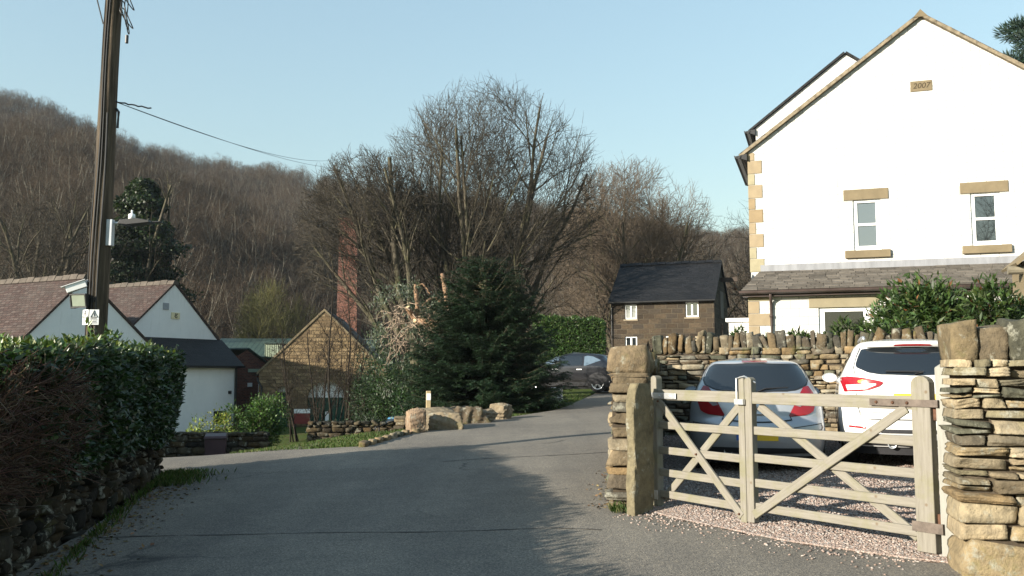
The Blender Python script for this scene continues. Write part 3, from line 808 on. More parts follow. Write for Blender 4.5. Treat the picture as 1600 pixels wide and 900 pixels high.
scatter_pebbles('gravel', pp, pz, .0115, [(.27, .20, .165), (.32, .255, .215), (.22, .16, .13), (.36, .315, .28), (.18, .14, .12), (.28, .215, .185), (.25, .23, .215)])
# garden terrace behind the back wall
X = np.array([[3.1, 8.1, 14], [8, 14, 22]], float); Y = np.array([[17.1, 15.4, 13.2], [27, 24, 20]], float)
sheet('garden', X, Y, np.full(X.shape, 1.75), GROUND)
# ------------------------------------------------------------------ hills
def hill(name, pxs, tops, y0, y1, z0, dtree, shape, amp, seed, zsink=0):
    r_ = np.random.default_rng(seed)
    px = np.linspace(-700, 1900, 180); yy = np.linspace(0, 1, 50)
    top = np.interp(px, pxs, tops) + dtree
    az = (px - 800) / F
    zr = EYE + y1 * np.array([ray(800, t)[2] / ray(800, t)[1] for t in top])
    T = yy[:, None]
    Yg = y0 + (y1 - y0) * T + 0 * az[None]
    Xg = az[None] * Yg
    Zg = z0 + (zr[None] - z0) * (shape(T)) + amp * (np.sin(Xg * .11 + 1) * np.sin(Yg * .09) + .5 * np.sin(Xg * .27 + Yg * .2)) * np.sin(math.pi * T)
    # beyond the ridge the land falls away
    Yb = np.array([y1 + 25, y1 + 90])[:, None] + 0 * az[None]; Zb = np.stack([Zg[-1] - 4, Zg[-1] - 50]); Xb = az[None] * Yb
    o = sheet(name, np.concatenate([Xg, Xb]), np.concatenate([Yg, Yb]), np.concatenate([Zg, Zb]), HILL)
    def at(x, y):
        t = np.clip((y - y0) / (y1 - y0), 0, 1); p = 800 + F * x / y
        z = z0 + (np.interp(p, px, zr) - z0) * shape(t) + amp * (np.sin(x * .11 + 1) * np.sin(y * .09) + .5 * np.sin(x * .27 + y * .2)) * np.sin(math.pi * t)
        return z
    return at
near_at = hill('near_hillside', [-700, -300, 0, 100, 200, 300, 400, 470, 560, 640, 760, 900, 1050, 1200, 1900], [120, 170, 200, 212, 252, 292, 338, 375, 395, 395, 398, 405, 412, 420, 430], 62, 150, -1.5, 45, lambda t: t ** .9, 1.2, 3)
far_at = hill('far_hillside', [-700, -300, 0, 60, 120, 200, 280, 350, 450, 560, 640, 800, 920, 1050, 1100, 1170, 1300, 1900], [60, 90, 142, 160, 182, 216, 240, 250, 262, 284, 294, 310, 325, 350, 358, 362, 368, 350], 165, 300, 12, 30, lambda t: t ** .85, 2.5, 4)

# bitumen seams and a darker trench patch in the tarmac
def seam(name, pix, wd, mat):
    pts = np.array([G(*q)[:2] for q in pix]); t = np.linspace(0, 1, 60); tt = np.linspace(0, 1, len(pts))
    p = np.stack([np.interp(t, tt, pts[:, i]) for i in (0, 1)], 1); d = np.gradient(p, axis=0); d /= np.linalg.norm(d, axis=1)[:, None]; nn = np.stack([-d[:, 1], d[:, 0]], 1)
    w_ = (wd * (1 + .35 * np.sin(t * 40) + .25 * rngk.normal(size=60)))[:, None] / 2; o = (rngk.normal(size=(60, 1)) * wd * .2)
    A, B = p + nn * (w_ + o), p - nn * (w_ - o)
    X = np.stack([A[:, 0], B[:, 0]], 1); Y = np.stack([A[:, 1], B[:, 1]], 1); fn = .006 * np.sin(X * 1.3 + Y * .7) + .004 * np.sin(X * 3.1 - Y * 2.2)
    sheet(name, X, Y, g(X, Y) + fn + .005, mat)
BITUMEN = plain('bitumen', (.075, .07, .063), .8, .3, 6, .3, .3, 60)
seam('road_seam', [(690, 722), (760, 716), (860, 712), (955, 706)], .04, BITUMEN)
seam('road_seam', [(150, 842), (420, 834), (640, 831), (860, 826), (940, 829)], .02, BITUMEN)
# ------------------------------------------------------------------ woods on the hills
def proto_wood(seed, H, wide):
    r_ = np.random.default_rng(seed)
    st = []
    for i in range(3 + seed % 3):
        a = i * 2.1 + r_.normal() * .4; sp = .42 * r_.uniform(.3, 1)
        st.append(((.15 * math.cos(a), .15 * math.sin(a), -.4), (sp * math.cos(a), sp * math.sin(a), 1), H * .92, .12))
    return grow(r_, st, ((0, 0, H * .58), (wide, wide, H * .44)), [9, 6, 5], [H * .36, H * .20, H * .11], [.07, .10, .14, .18], [.01, .02, .03, .03], [.8, .75, .75], [.9, .7, .5, .4], .013, .55, .2)
PROTO = []
for i, (H, wd) in enumerate([(9.5, 3.9), (10.5, 3.6), (8.8, 4.2), (10.5, 4.0), (8.0, 3.6)]):
    lv = proto_wood(20 + i, H, wd)
    v, f = tubes_mesh(lv[0] + lv[1], 5); t1 = fast_mesh('trunk', v, f, WOODBARK)
    v, f = tubes_mesh(lv[2] + lv[3], 3); t2 = fast_mesh('crown', v, f, WOODTWIG)
    PROTO.append((t1, t2))
for a, b in PROTO: COL.objects.unlink(a); COL.objects.unlink(b)
def wood_instances(name, pts, scl, rot, idx):
    me = bpy.data.meshes.new(name); me.vertices.add(len(pts)); me.vertices.foreach_set('co', np.asarray(pts, np.float32).ravel())
    for nm, ty, dat in (('sc', 'FLOAT', scl), ('rz', 'FLOAT', rot), ('ix', 'INT', idx)):
        a = me.attributes.new(nm, ty, 'POINT'); a.data.foreach_set('value', np.asarray(dat))
    o = bpy.data.objects.new(name, me); COL.objects.link(o); o['kind'] = 'stuff'
    ng = bpy.data.node_groups.new(name, 'GeometryNodeTree')
    ng.interface.new_socket('Geometry', in_out='INPUT', socket_type='NodeSocketGeometry'); ng.interface.new_socket('Geometry', in_out='OUTPUT', socket_type='NodeSocketGeometry')
    N = ng.nodes.new; L = ng.links.new
    gi, go, ip, jn = N('NodeGroupInput'), N('NodeGroupOutput'), N('GeometryNodeInstanceOnPoints'), N('GeometryNodeJoinGeometry')
    ip.inputs['Pick Instance'].default_value = True
    for a, b in PROTO[::-1]:
        j2 = N('GeometryNodeJoinGeometry')
        for q in (a, b):
            oi = N('GeometryNodeObjectInfo'); oi.inputs[0].default_value = q; L(oi.outputs['Geometry'], j2.inputs[0])
        g2 = N('GeometryNodeGeometryToInstance'); L(j2.outputs[0], g2.inputs[0]); L(g2.outputs[0], jn.inputs[0])
    def at(nm, ty):
        n = N('GeometryNodeInputNamedAttribute'); n.data_type = ty; n.inputs[0].default_value = nm; return n.outputs[0]
    cx = N('ShaderNodeCombineXYZ'); L(at('rz', 'FLOAT'), cx.inputs[2]); L(cx.outputs[0], ip.inputs['Rotation'])
    L(at('sc', 'FLOAT'), ip.inputs['Scale']); L(at('ix', 'INT'), ip.inputs['Instance Index'])
    L(gi.outputs[0], ip.inputs['Points']); L(jn.outputs[0], ip.inputs['Instance']); L(ip.outputs[0], go.inputs[0])
    o.modifiers.new('wood', 'NODES').node_group = ng
    return o
def scatter(n, px0, px1, y0, y1, at, rng, mind):
    pts = []; grid = {}
    for i in range(n * 6):
        y = math.sqrt(rng.uniform(y0 * y0, y1 * y1)); px = rng.uniform(px0, px1); x = (px - 800) / F * y
        k = (int(x / mind), int(y / mind))
        if k in grid: continue
        grid[k] = 1; pts.append((x, y, max(float(at(x, y)), gz(x, y) - .1))); 
        if len(pts) >= n: break
    return np.array(pts)
rng = np.random.default_rng(77)
pf = scatter(2600, -330, 1330, 172, 306, far_at, rng, 3.4)
wood_instances('far_wood', pf, rng.uniform(.6, .95, len(pf)), rng.uniform(0, 6.28, len(pf)), rng.integers(0, 5, len(pf)))
pn = scatter(1300, -330, 1330, 82, 152, near_at, rng, 2.7)
wood_instances('near_wood', pn, rng.uniform(.55, .9, len(pn)) * np.interp(800 + F * pn[:, 0] / pn[:, 1], [350, 560], [1, .62]), rng.uniform(0, 6.28, len(pn)), rng.integers(0, 5, len(pn)))
# the first ranks of the wood are trees of their own
front = []
for i, px in enumerate(np.linspace(-40, 700, 44)):
    px = px + rng.normal() * 10; y = 62 + rng.random() * 17
    front.append((px, y))
for i, px in enumerate(np.linspace(780, 1190, 16)): front.append((px + rng.normal() * 10, 72 + rng.random() * 12))
for i, (px, y) in enumerate(front):
    if 495 < px < 590 or (590 < px < 880): continue
    x = (px - 800) / F * y; a, b = PROTO[rng.integers(0, 5)]
    r_ = thing('bare_tree', 'bare brown tree in the wood at the foot of the hillside', 'tree', (x, y, max(float(near_at(x, y)), gz(x, y)) - .2), rng.uniform(0, 6.28), 'bare trees at the foot of the wooded hill')
    s_ = rng.uniform(.65, 1.0) if px < 400 else rng.uniform(.4, .65); r_.scale = (s_, s_, s_)
    for q in (a, b):
        c = q.copy(); COL.objects.link(c); c.parent = r_
# ------------------------------------------------------------------ single big trees
def fan(rng, n, L, r, spread, base=.35, lean=(0, 0)):
    st = []
    for i in range(n):
        a = i * 6.283 / n + rng.normal() * .3; sp = spread * (rng.uniform(.35, 1.0) if i else .1)
        st.append(((base * math.cos(a), base * math.sin(a), -.3), (math.cos(a) * sp + lean[0], math.sin(a) * sp + lean[1], 1), L * rng.uniform(.85, 1.05), r * rng.uniform(.7, 1.1)))
    return st
def base(px, Y): x = (px - 800) / F * Y; return (x, Y, gz(x, Y))
rg = np.random.default_rng(8)
bare_tree('bare_tree', 'tallest bare tree, many stems fanning out above the dark spruce', base(752, 50), rg, fan(rg, 10, 15.5, .25, .52, .8), ((.3, 0, 9.6), (7.2, 6.4, 8.2)),
          [12, 8, 6, 4], [7.0, 3.8, 2.0, 1.1], [.05, .08, .11, .14, .16], [.0, .01, .01, .01, .01], [.62, .55, .55, .6], [1.2, .8, .55, .4, .3], .0115, rfac=.5, start=.12)
rg = np.random.default_rng(15)
lb = base(668, 47)
bare_tree('bare_tree', 'leaning bare tree whose long boughs cross in front of the brick chimney', lb, rg,
          [((0, 0, -.3), (-.36, .05, 1), 14, .32), ((.5, .2, -.3), (-.10, .1, 1), 13.5, .28), ((-.3, .3, 1.5), (-.62, .1, 1), 12, .2), ((-.2, -.2, 1.0), (-.22, -.15, 1), 13, .22), ((-.6, 0, 2.5), (-.48, -.2, 1), 11.5, .2)], ((-3.3, 0, 9.3), (4.0, 4.2, 5.0)),
          [11, 8, 6, 4], [4.8, 2.8, 1.6, .9], [.05, .08, .11, .14, .16], [.02, .01, .01, .01, .01], [.6, .55, .55, .6], [1.0, .7, .45, .3, .25], .0125, rfac=.5, start=.3)
rg = np.random.default_rng(23)
bare_tree('bare_tree', 'broad bare tree with mossy stems rising behind the dark stone barn', base(985, 64), rg, fan(rg, 8, 14, .22, .5, .8), ((.4, 0, 8.2), (6.6, 5.5, 7.8)),
          [13, 8, 6, 4], [6.2, 3.6, 2.0, 1.1], [.06, .09, .12, .14, .16], [.0, .01, .01, .01, .01], [.65, .6, .6, .6], [1.2, .8, .5, .35, .3], .0145, TWIGRED, rfac=.5, start=.12)
rg = np.random.default_rng(31)
bare_tree('bare_tree', 'bare tree close against the corner of the white house', base(1185, 58), rg, fan(rg, 4, 11.5, .24, .5, .3), ((0, 0, 6.2), (5.2, 4, 6.0)),
          [9, 7, 5, 3], [4.5, 2.6, 1.5, .8], [.07, .1, .12, .15, .17], [.0, .02, .03, .03, .03], [.7, .7, .7, .7], [1.1, .7, .45, .3, .25], .011)
rg = np.random.default_rng(37)
bare_tree('bare_tree', 'dark bare tree standing at the left edge behind the red tiled roof', base(45, 52), rg, fan(rg, 5, 13, .3, .6, .4), ((0, 0, 7.5), (6.8, 5, 6.6)),
          [10, 7, 5, 3], [4.8, 2.8, 1.6, .9], [.07, .1, .12, .15, .17], [.0, .03, .03, .03, .03], [.7, .7, .7, .7], [1.1, .7, .45, .3, .25], .012)
rg = np.random.default_rng(41)
OLIVETWIG = plain('olive_twig', (.12, .115, .05), .9, .3, .8, .1)
bare_tree('bare_tree', 'small pale olive tree of fine upright twigs above the green roof', base(432, 58), rg, fan(rg, 7, 6.5, .09, .5, .35), ((0, 0, 4.9), (2.9, 2.5, 4.2)),
          [9, 7, 5, 3], [2.6, 1.6, 1.0, .6], [.05, .08, .1, .13, .15], [.02, .05, .05, .04, .04], [.5, .55, .6, .6], [.7, .5, .35, .25, .2], .010, OLIVETWIG)
SAPBARK = plain('dark_sapling_bark', (.028, .023, .018), .9, .3, 2, .1)
# thin saplings before the hall
for i, (px, Yq, H, lx, lab) in enumerate([(524, 33, 6.6, -.03, 'tall dark bare sapling crossing the arched green doorway'), (470, 35, 4.6, -.22, 'thin leaning sapling between the two green doors of the stone hall'), (548, 34, 6.0, .05, 'slim bare sapling to the right of the arched doorway'), (500, 34.5, 4.4, -.1, 'short twiggy sapling before the stone between the arches')]):
    rg = np.random.default_rng(50 + i)
    st = [((0, 0, -.2), (lx, .02, 1), H, .05)] + [((rg.normal() * .25, rg.normal() * .2, -.2), (lx + rg.normal() * .12, .1 * rg.normal(), 1), H * rg.uniform(.6, .9), .03) for _ in range(3)]
    bare_tree('bare_sapling', lab, base(px, Yq), rg, st, ((0, 0, H * .6), (1.6, 1.4, H * .62)), [9, 5, 3], [1.2, .6, .35], [.05, .08, .12, .15], [.03, .03, .03, .03], [.7, .7, .7], [.5, .3, .2, .15], .007, SAPBARK, SAPBARK, split=1, cat='sapling')
# ivy-covered tree
rg = np.random.default_rng(61)
iv = thing('ivy_tree', 'tall trunk wrapped in dark green ivy behind the white cottages', 'tree', base(215, 57))
lv = grow(rg, fan(rg, 4, 15, .25, .22, .5), ((0, 0, 10), (4.5, 4, 7.0)), [9, 6, 4], [4, 2.2, 1.2], [.05, .09, .12, .15], [.02, .03, .03, .03], [.7, .7, .7], [1, .6, .4, .3], .012)
v, f = tubes_mesh(lv[0] + lv[1], 6); fast_mesh('trunk', v, f, BARK, parent=iv, smooth=True)
v, f = tubes_mesh(lv[2] + lv[3], 3); fast_mesh('crown', v, f, TWIG, parent=iv)
n = 26000; zz = rg.random(n) ** .85 * 14.9; cl = rg.integers(0, 26, n); cz = rg.uniform(.3, 11.6, 26); ca = rg.uniform(0, 6.28, 26)
rad = np.interp(zz, [0, 4, 9, 12.5, 15], [2.1, 2.3, 2.2, 1.6, .4]) * (.55 + .5 * rg.random(n)) * (1 + .22 * np.sin(zz * 1.9) + .18 * np.sin(zz * 4.3 + 1))
a = rg.uniform(0, 6.28, n); rad *= 1 + .25 * np.sin(3 * a + zz * .8)
pos = np.stack([np.cos(a) * rad, np.sin(a) * rad, zz], 1); out = np.stack([np.cos(a), np.sin(a), 0 * a + .2], 1)
v, f, c = leaf_arrays(rg, pos, out * .4 + rg.normal(size=(n, 3)) * .5 - np.array([0, 0, .4]), out + rg.normal(size=(n, 3)) * .5, rg.uniform(.14, .3, n), rg.uniform(.12, .24, n), varied(rg, n, (.022, .036, .012), .4))
fast_mesh('ivy', v, f, LEAFM, c, iv)

rt = thing('bare_tree', 'bare tree behind the viewer, mirrored in the right window of the house', 'tree', (4.2, -20, -.2)); rt.scale = (1.7, 1.5, 1.75)
for q in PROTO[1]:
    c = q.copy(); COL.objects.link(c); c.parent = rt
# ------------------------------------------------------------------ buildings
def boxpart(name, lo, hi, mat, parent, bevel=0.0, uv=True, col=None):
    return MB().box(lo, hi, col=col).build(name, mat, parent, uv=uv, bevel=bevel)
def gable_wall(mb, poly, holes, y, depth=.25):
    """upright wall in the xz plane at y with rectangular openings (x0,x1,z0,z1); openings get reveals of the given depth"""
    import bmesh
    bm = bmesh.new()
    vs = [bm.verts.new((x, y, z)) for x, z in poly]; es = [bm.edges.new((vs[i], vs[(i + 1) % len(vs)])) for i in range(len(vs))]
    for x0, x1, z0, z1 in holes:
        hv = [bm.verts.new(q) for q in ((x0, y, z0), (x0, y, z1), (x1, y, z1), (x1, y, z0))]; es += [bm.edges.new((hv[i], hv[(i + 1) % 4])) for i in range(4)]
    bmesh.ops.triangle_fill(bm, use_beauty=True, use_dissolve=False, edges=es, normal=(0, -1, 0))
    bm.verts.index_update()
    mb.add([v.co[:] for v in bm.verts], [[v.index for v in f.verts] for f in bm.faces]); bm.free()
    for x0, x1, z0, z1 in holes:
        mb.add([(x0, y, z0), (x1, y, z0), (x1, y, z1), (x0, y, z1), (x0, y + depth, z0), (x1, y + depth, z0), (x1, y + depth, z1), (x0, y + depth, z1)], [(0, 1, 5, 4), (1, 2, 6, 5), (2, 3, 7, 6), (3, 0, 4, 7)])
def slab(mb, a, b, c, d, t):
    """roof plane a,b (eave) c,d (ridge) with thickness t"""
    q = np.array([a, b, c, d], float); n = np.cross(q[1] - q[0], q[3] - q[0]); n /= np.linalg.norm(n)
    if n[2] < 0: n = -n
    v = np.concatenate([q, q + n * t]); mb.add(v, [(0, 3, 2, 1), (4, 5, 6, 7), (0, 1, 5, 4), (1, 2, 6, 5), (2, 3, 7, 6), (3, 0, 4, 7)])
def sash(parent, x0, x1, z0, z1, y, glassmat, bars=1, fw=.085):
    """white sash window: frame > pane, meeting rail"""
    m = MB(); m.box((x0, y, z0), (x0 + fw, y + .09, z1)); m.box((x1 - fw, y, z0), (x1, y + .09, z1)); m.box((x0 + fw, y, z1 - fw * .9), (x1 - fw, y + .09, z1)); m.box((x0 + fw, y, z0), (x1 - fw, y + .09, z0 + fw * 1.5))
    zm = (z0 + z1) / 2 + .02
    if bars: m.box((x0 + fw, y + .012, zm - .035), (x1 - fw, y + .08, zm + .035))
    # inner sash stiles
    m.box((x0 + fw, y + .02, z0 + fw * 1.5), (x0 + fw + .035, y + .075, z1 - fw * .9)); m.box((x1 - fw - .035, y + .02, z0 + fw * 1.5), (x1 - fw, y + .075, z1 - fw * .9))
    f = m.build('window', WHITEPAINT, parent, bevel=.006)
    MB().box((x0 + fw * .5, y + .055, z0 + fw), (x1 - fw * .5, y + .06, z1 - fw * .5)).build('pane', glassmat, f)
    return f
# --- white gabled house
HR = R(-19.0); HL = (7.05, 26.0, .6)
house = thing('house', 'large white rendered gabled house with stone quoins and a 2007 date stone', 'house', HL, HR)
W, EV, AP, XA = 9.7, 7.5, 11.02, 4.83
wins = [(2.86, 3.59, 4.42, 5.87), (5.88, 6.61, 4.42, 5.87)]
mb = MB(); gable_wall(mb, [(0, -.5), (W, -.5), (W, EV), (XA, AP), (0, EV)], wins, 0, .2)
mb.add([(0, 0, -.5), (0, 4, -.5), (0, 4, EV), (0, 0, EV)], [(0, 1, 2, 3)]); mb.add([(W, 0, -.5), (W, 12, -.5), (W, 12, EV), (W, 0, EV)], [(0, 1, 2, 3)])
mb.add([(0, 12, -.5), (W, 12, -.5), (W, 12, EV), (XA, 12, AP), (0, 12, EV)], [(0, 1, 2, 3, 4)])
mb.build('wall', RENDER, house, uv=True)
# the taller rear wing
EV2, AP2 = 9.3, 11.55
mb = MB(); mb.add([(0, 4, -.5), (5.9, 4, -.5), (5.9, 4, EV2), (2.95, 4, AP2), (0, 4, EV2)], [(0, 1, 2, 3, 4)]); mb.add([(0, 4, -.5), (0, 11, -.5), (0, 11, EV2), (0, 4, EV2)], [(0, 1, 2, 3)]); mb.build('rear_wing_wall', RENDER, house, uv=True)
sl2 = (AP - EV) / XA
mb = MB(); 
slab(mb, (-.22, -.10, EV - .22 * sl2 + .03), (-.22, 12, EV - .22 * sl2 + .03), (XA, 12, AP + .03), (XA, -.10, AP + .03), .09)
slab(mb, (W + .22, -.10, EV - .22 * sl2 + .03), (W + .22, 12, EV - .22 * sl2 + .03), (XA, 12, AP + .03), (XA, -.10, AP + .03), .09)
rf = mb.build('roof', SLATE, house, uv=True)
rv = np.random.default_rng(3)
mb = MB()
for sgn, n in ((1, 26), (-1, 26)):
    for i in range(n):   # ragged stone slates along the verge
        a, b = i / n, (i + 1) / n
        x0, x1 = (-.26 + (XA + .26) * a, -.26 + (XA + .26) * b) if sgn > 0 else (W + .26 - (W + .26 - XA) * a, W + .26 - (W + .26 - XA) * b)
        zf = lambda x: EV + min(x, 2 * XA - x) * sl2 + .012
        t = .10 + rv.uniform(-.012, .03); yo = -.125 - rv.random() * .02
        mb.add([(x0, yo, zf(x0)), (x1, yo, zf(x1)), (x1, .12, zf(x1)), (x0, .12, zf(x0)), (x0, yo, zf(x0) + t), (x1, yo, zf(x1) + t * rv.uniform(.8, 1)), (x1, .12, zf(x1) + t), (x0, .12, zf(x0) + t)], [(0, 3, 2, 1), (4, 5, 6, 7), (0, 1, 5, 4), (1, 2, 6, 5), (2, 3, 7, 6), (3, 0, 4, 7)])
mb.build('verge_slates', plain('verge_stone', (.20, .165, .115), .9, .4, 7, .2, .6, 20), rf)
mb = MB()
for i in range(20):
    mb.add([(XA - .19, -.15 + i * .6, AP - .02), (XA + .19, -.15 + i * .6, AP - .02), (XA, -.15 + i * .6, AP + .2), (XA - .19, .44 + i * .6, AP - .02), (XA + .19, .44 + i * .6, AP - .02), (XA, .44 + i * .6, AP + .2)], [(0, 1, 2), (3, 5, 4), (0, 2, 5, 3), (1, 4, 5, 2)])
mb.build('ridge_tiles', SANDSTONE, rf)
mb = MB(); s3 = (AP2 - EV2) / 2.95
slab(mb, (-.2, 3.9, EV2 - .2 * s3 + .02), (-.2, 11, EV2 - .2 * s3 + .02), (2.95, 11, AP2 + .02), (2.95, 3.9, AP2 + .02), .07); slab(mb, (6.1, 3.9, EV2 - .2 * s3 + .02), (6.1, 11, EV2 - .2 * s3 + .02), (2.95, 11, AP2 + .02), (2.95, 3.9, AP2 + .02), .07)
mb.build('rear_wing_roof', DARKSLATE, house, uv=True)
mb = MB()
for (y0, y1, ez, x) in ((-.16, 4, EV, -.30), (3.86, 11, EV2, -.28)):
    prof = [(-.10, .0), (-.085, -.07), (0, -.10), (.085, -.07), (.10, 0), (.085, .0), (0, -.08), (-.085, 0)]
    mb.prism(prof, y0, y1, lambda u, w_, y, x=x, ez=ez: (x + u, y, ez - .10 + w_))
    mb.add([(x - .09, y0 + .03, ez - .12), (x + .27, y0 + .03, ez - .06), (x + .27, y0 + .03, ez - .26), (x - .09, y0 + .16, ez - .12), (x + .27, y0 + .16, ez - .06), (x + .27, y0 + .16, ez - .26)], [(0, 2, 1), (3, 4, 5), (0, 1, 4, 3), (1, 2, 5, 4), (2, 0, 3, 5)])
mb.build('gutter', BLACKP, house)
# quoins, alternately long and short round the corner
QC = [plain('quoin_a', (.27,.215,.14), .85, .12, 4, .2, .3, 60), plain('quoin_b', (.245,.185,.11), .85, .12, 4, .2, .3, 60), plain('quoin_c', (.28,.25,.165), .85, .12, 4, .2, .3, 60)]
mbs = MB(); z = 3.9; i = 0
while z < EV - .1:
    h = .335 if i % 2 else .40; z1 = min(z + h, EV - .02); ln = .38 if i % 2 == 0 else .17
    mbs.box((-.022, -.022, z + .006), (ln, .30 if i % 2 else .17, z1 - .006), mi=rv.integers(0, 3)); z = z1; i += 1
mbs.build('quoins', QC, house, bevel=.008)
for (x0, x1, z0, z1) in wins:
    f = sash(house, x0, x1, z0, z1, .05, PALEGLASS if x0 < 4 else WINGLASS)
    boxpart('lintel', (x0 - .24, -.03, z1 + .003), (x1 + .22, .12, z1 + .31), SANDSTONE, f, .012)
    boxpart('sill', (x0 - .25, -.10, z0 - .22), (x1 + .22, .15, z0 - .003), SANDSTONE, f, .012)
    MB().box((x0 + .05, .35, z0), (x1 - .05, .36, z1)).build('room_backing', plain('room_dark', (.05, .05, .055), .9), f)  # dark sheet behind the glass stands in for the unlit room
pq = boxpart('date_stone', (4.50, -.025, 8.88), (5.06, .1, 9.18), SANDSTONE, house, .008)
def text(parent, name, body, size, M, mat, extr=.004):
    cu = bpy.data.curves.new(name, 'FONT'); cu.body = body; cu.size = size; cu.extrude = extr; cu.align_x = 'CENTER'; cu.align_y = 'CENTER'; cu.shear = .2 if body == '2007' else 0
    tmp = bpy.data.objects.new(name, cu); COL.objects.link(tmp); dg = bpy.context.evaluated_depsgraph_get()
    me = bpy.data.meshes.new_from_object(tmp.evaluated_get(dg)); bpy.data.objects.remove(tmp); me.name = name; me.materials.clear(); me.materials.append(mat)
    o = bpy.data.objects.new(name, me); COL.objects.link(o); o.parent = parent; o.matrix_local = M
    return o
text(pq, 'carved_date', '2007', .22, Mat((4.78, -.027, 9.03), rx=R(90)), CARVED)
# lean-to along the gable foot
mb = MB(); gable_wall(mb, [(.03, -.5), (8.6, -.5), (8.6, 3.2), (.03, 3.2)], [(1.84, 3.13, 1.3, 2.70)], -1.6, .2)
mb.add([(.03, -1.6, -.5), (.03, -.002, -.5), (.03, -.002, 3.85), (.03, -1.6, 3.2)], [(0, 1, 2, 3)]); mb.build('lean_to_wall', RENDER, house, uv=True)
mb = MB(); 
mb.add([(-.15, -1.86, 3.20), (8.7, -1.86, 3.20), (8.7, -.004, 3.92), (.26, -.004, 3.92), (-.15, -1.86, 3.13), (8.7, -1.86, 3.13), (8.7, -.004, 3.85), (.26, -.004, 3.85)], [(0, 1, 2, 3), (7, 6, 5, 4), (0, 4, 5, 1), (1, 5, 6, 2), (2, 6, 7, 3), (3, 7, 4, 0)])
mb.add([(-.15, -1.86, 3.20), (.26, -.004, 3.92), (-.15, -.004, 3.16)], [(0, 1, 2)])
rl = mb.build('lean_to_roof', DARKSLATE, house, uv=True)
# each course of slates stands a little proud of the one below
mb = MB()
for i in range(12):
    a, b = i / 12, (i + 1) / 12; y0, z0 = -1.87 + 1.87 * a, 3.205 + .715 * a; y1, z1 = -1.87 + 1.87 * b, 3.205 + .715 * b; xl0 = -.15 + .41 * a; xl1 = -.15 + .41 * b
    x = xl0; k = 0
    while x < 8.7:
        wd = .44 * rv.uniform(.6, 1.25); x1 = min(x + wd, 8.7); t = .026 + .014 * rv.random()
        if i == 11: y1, z1 = -.02, 3.90
        mb.add([(x + .007, y0 - .01, z0 + .004), (x1 - .007, y0 - .01, z0 + .004), (x1 - .007, y1 - .003, z1 + .003), (x + .004 + (.41 / 12 if k == 0 else 0), y1 - .003, z1 + .003), (x + .007, y0 - .01, z0 + t), (x1 - .007, y0 - .01, z0 + t), (x1 - .007, y1, z1 + .008), (x + .004 + (.41 / 12 if k == 0 else 0), y1, z1 + .008)],
               [(0, 3, 2, 1), (4, 5, 6, 7), (0, 1, 5, 4), (1, 2, 6, 5), (3, 0, 4, 7)], col=np.array((.094, .084, .072)) * rv.uniform(.7, 1.35)); x = x1; k += 1
mb.build('slate_courses', tinted('stone_slate', (.75,) * 3, (1.2,) * 3, .85, 5, .25, .5, 30), rl)
boxpart('flashing', (.27, -.035, 3.88), (8.6, -.006, 4.10), LEAD, house)
mb = MB(); prof = [(-.085, .0), (-.075, -.06), (0, -.095), (.06, -.06), (.07, 0), (-.02, -.03)]
mb.prism(prof, -.2, 8.7, lambda u, w_, x: (x, -1.93 + u, 3.185 + w_)); mb.box((-.12, -1.83, 3.03), (8.65, -1.61, 3.14))
mb.build('lean_to_gutter', BROWNGUT, house)
mb = MB(); mb.tube([(.62, -1.9, 3.1), (.62, -1.72, 2.93), (.62, -1.67, 2.8), (.62, -1.67, 0)], .04, 10); 
for zq in (2.5, 1.2): mb.tube([(.62, -1.67, zq - .03), (.62, -1.67, zq + .03)], .052, 10)
mb.build('downpipe', BROWNGUT, house, smooth=True)
mb = MB(); z = 0.2; i = 0
while z < 3.1:
    z1 = min(z + .34, 3.13); mb.box((.008, -1.622, z + .006), (.60 if i % 2 == 0 else .3, -1.4, z1 - .006), mi=[2, 0, 2][rv.integers(0, 3)]); z = z1; i += 1
mb.build('lean_to_quoins', QC, house, bevel=.006)
f = sash(house, 1.84, 3.13, 1.3, 2.70, -1.55, glass('garden_window_glass', (.012, .013, .012)), 0, .12)
boxpart('lintel', (1.60, -1.63, 2.703), (3.37, -1.45, 2.98), plain('cream_stone', (.22,.19,.125), .85, .1, 4), f, .01)
boxpart('porch_wall', (-.62, -.6, 0), (-.03, 1.2, 2.42), RENDER, house); boxpart('porch_coping', (-.70, -.68, 2.42), (-.025, 1.25, 2.52), WHITEPAINT, house)
# stone and timber gable end at the edge of the picture
po = thing('stone_porch', 'edge of a pale stone gable with a projecting timber beam end', 'porch', (10.46, 18.0, .55), R(-19))
mb = MB(); gable_wall(mb, [(0, 0), (2.6, 0), (2.6, 3.3), (1.3, 4.4), (0, 3.3)], [], 0); mb.add([(0, 0, 0), (0, 1.2, 0), (0, 1.2, 3.3), (0, 0, 3.3)], [(0, 1, 2, 3)]); mb.build('wall', SANDSTONE, po)
mb = MB(); slab(mb, (-.14, -.15, 3.2), (-.14, 1.4, 3.2), (1.3, 1.4, 4.45), (1.3, -.15, 4.45), .06); slab(mb, (2.74, -.15, 3.2), (2.74, 1.4, 3.2), (1.3, 1.4, 4.45), (1.3, -.15, 4.45), .06); mb.build('roof', SANDSTONE, po)
MB().tube([(-.28, .1, 3.12), (.1, .1, 3.12)], .09, 10).build('beam_end', plain('weathered_beam', (.16, .14, .10), .9, .3, 5), po)

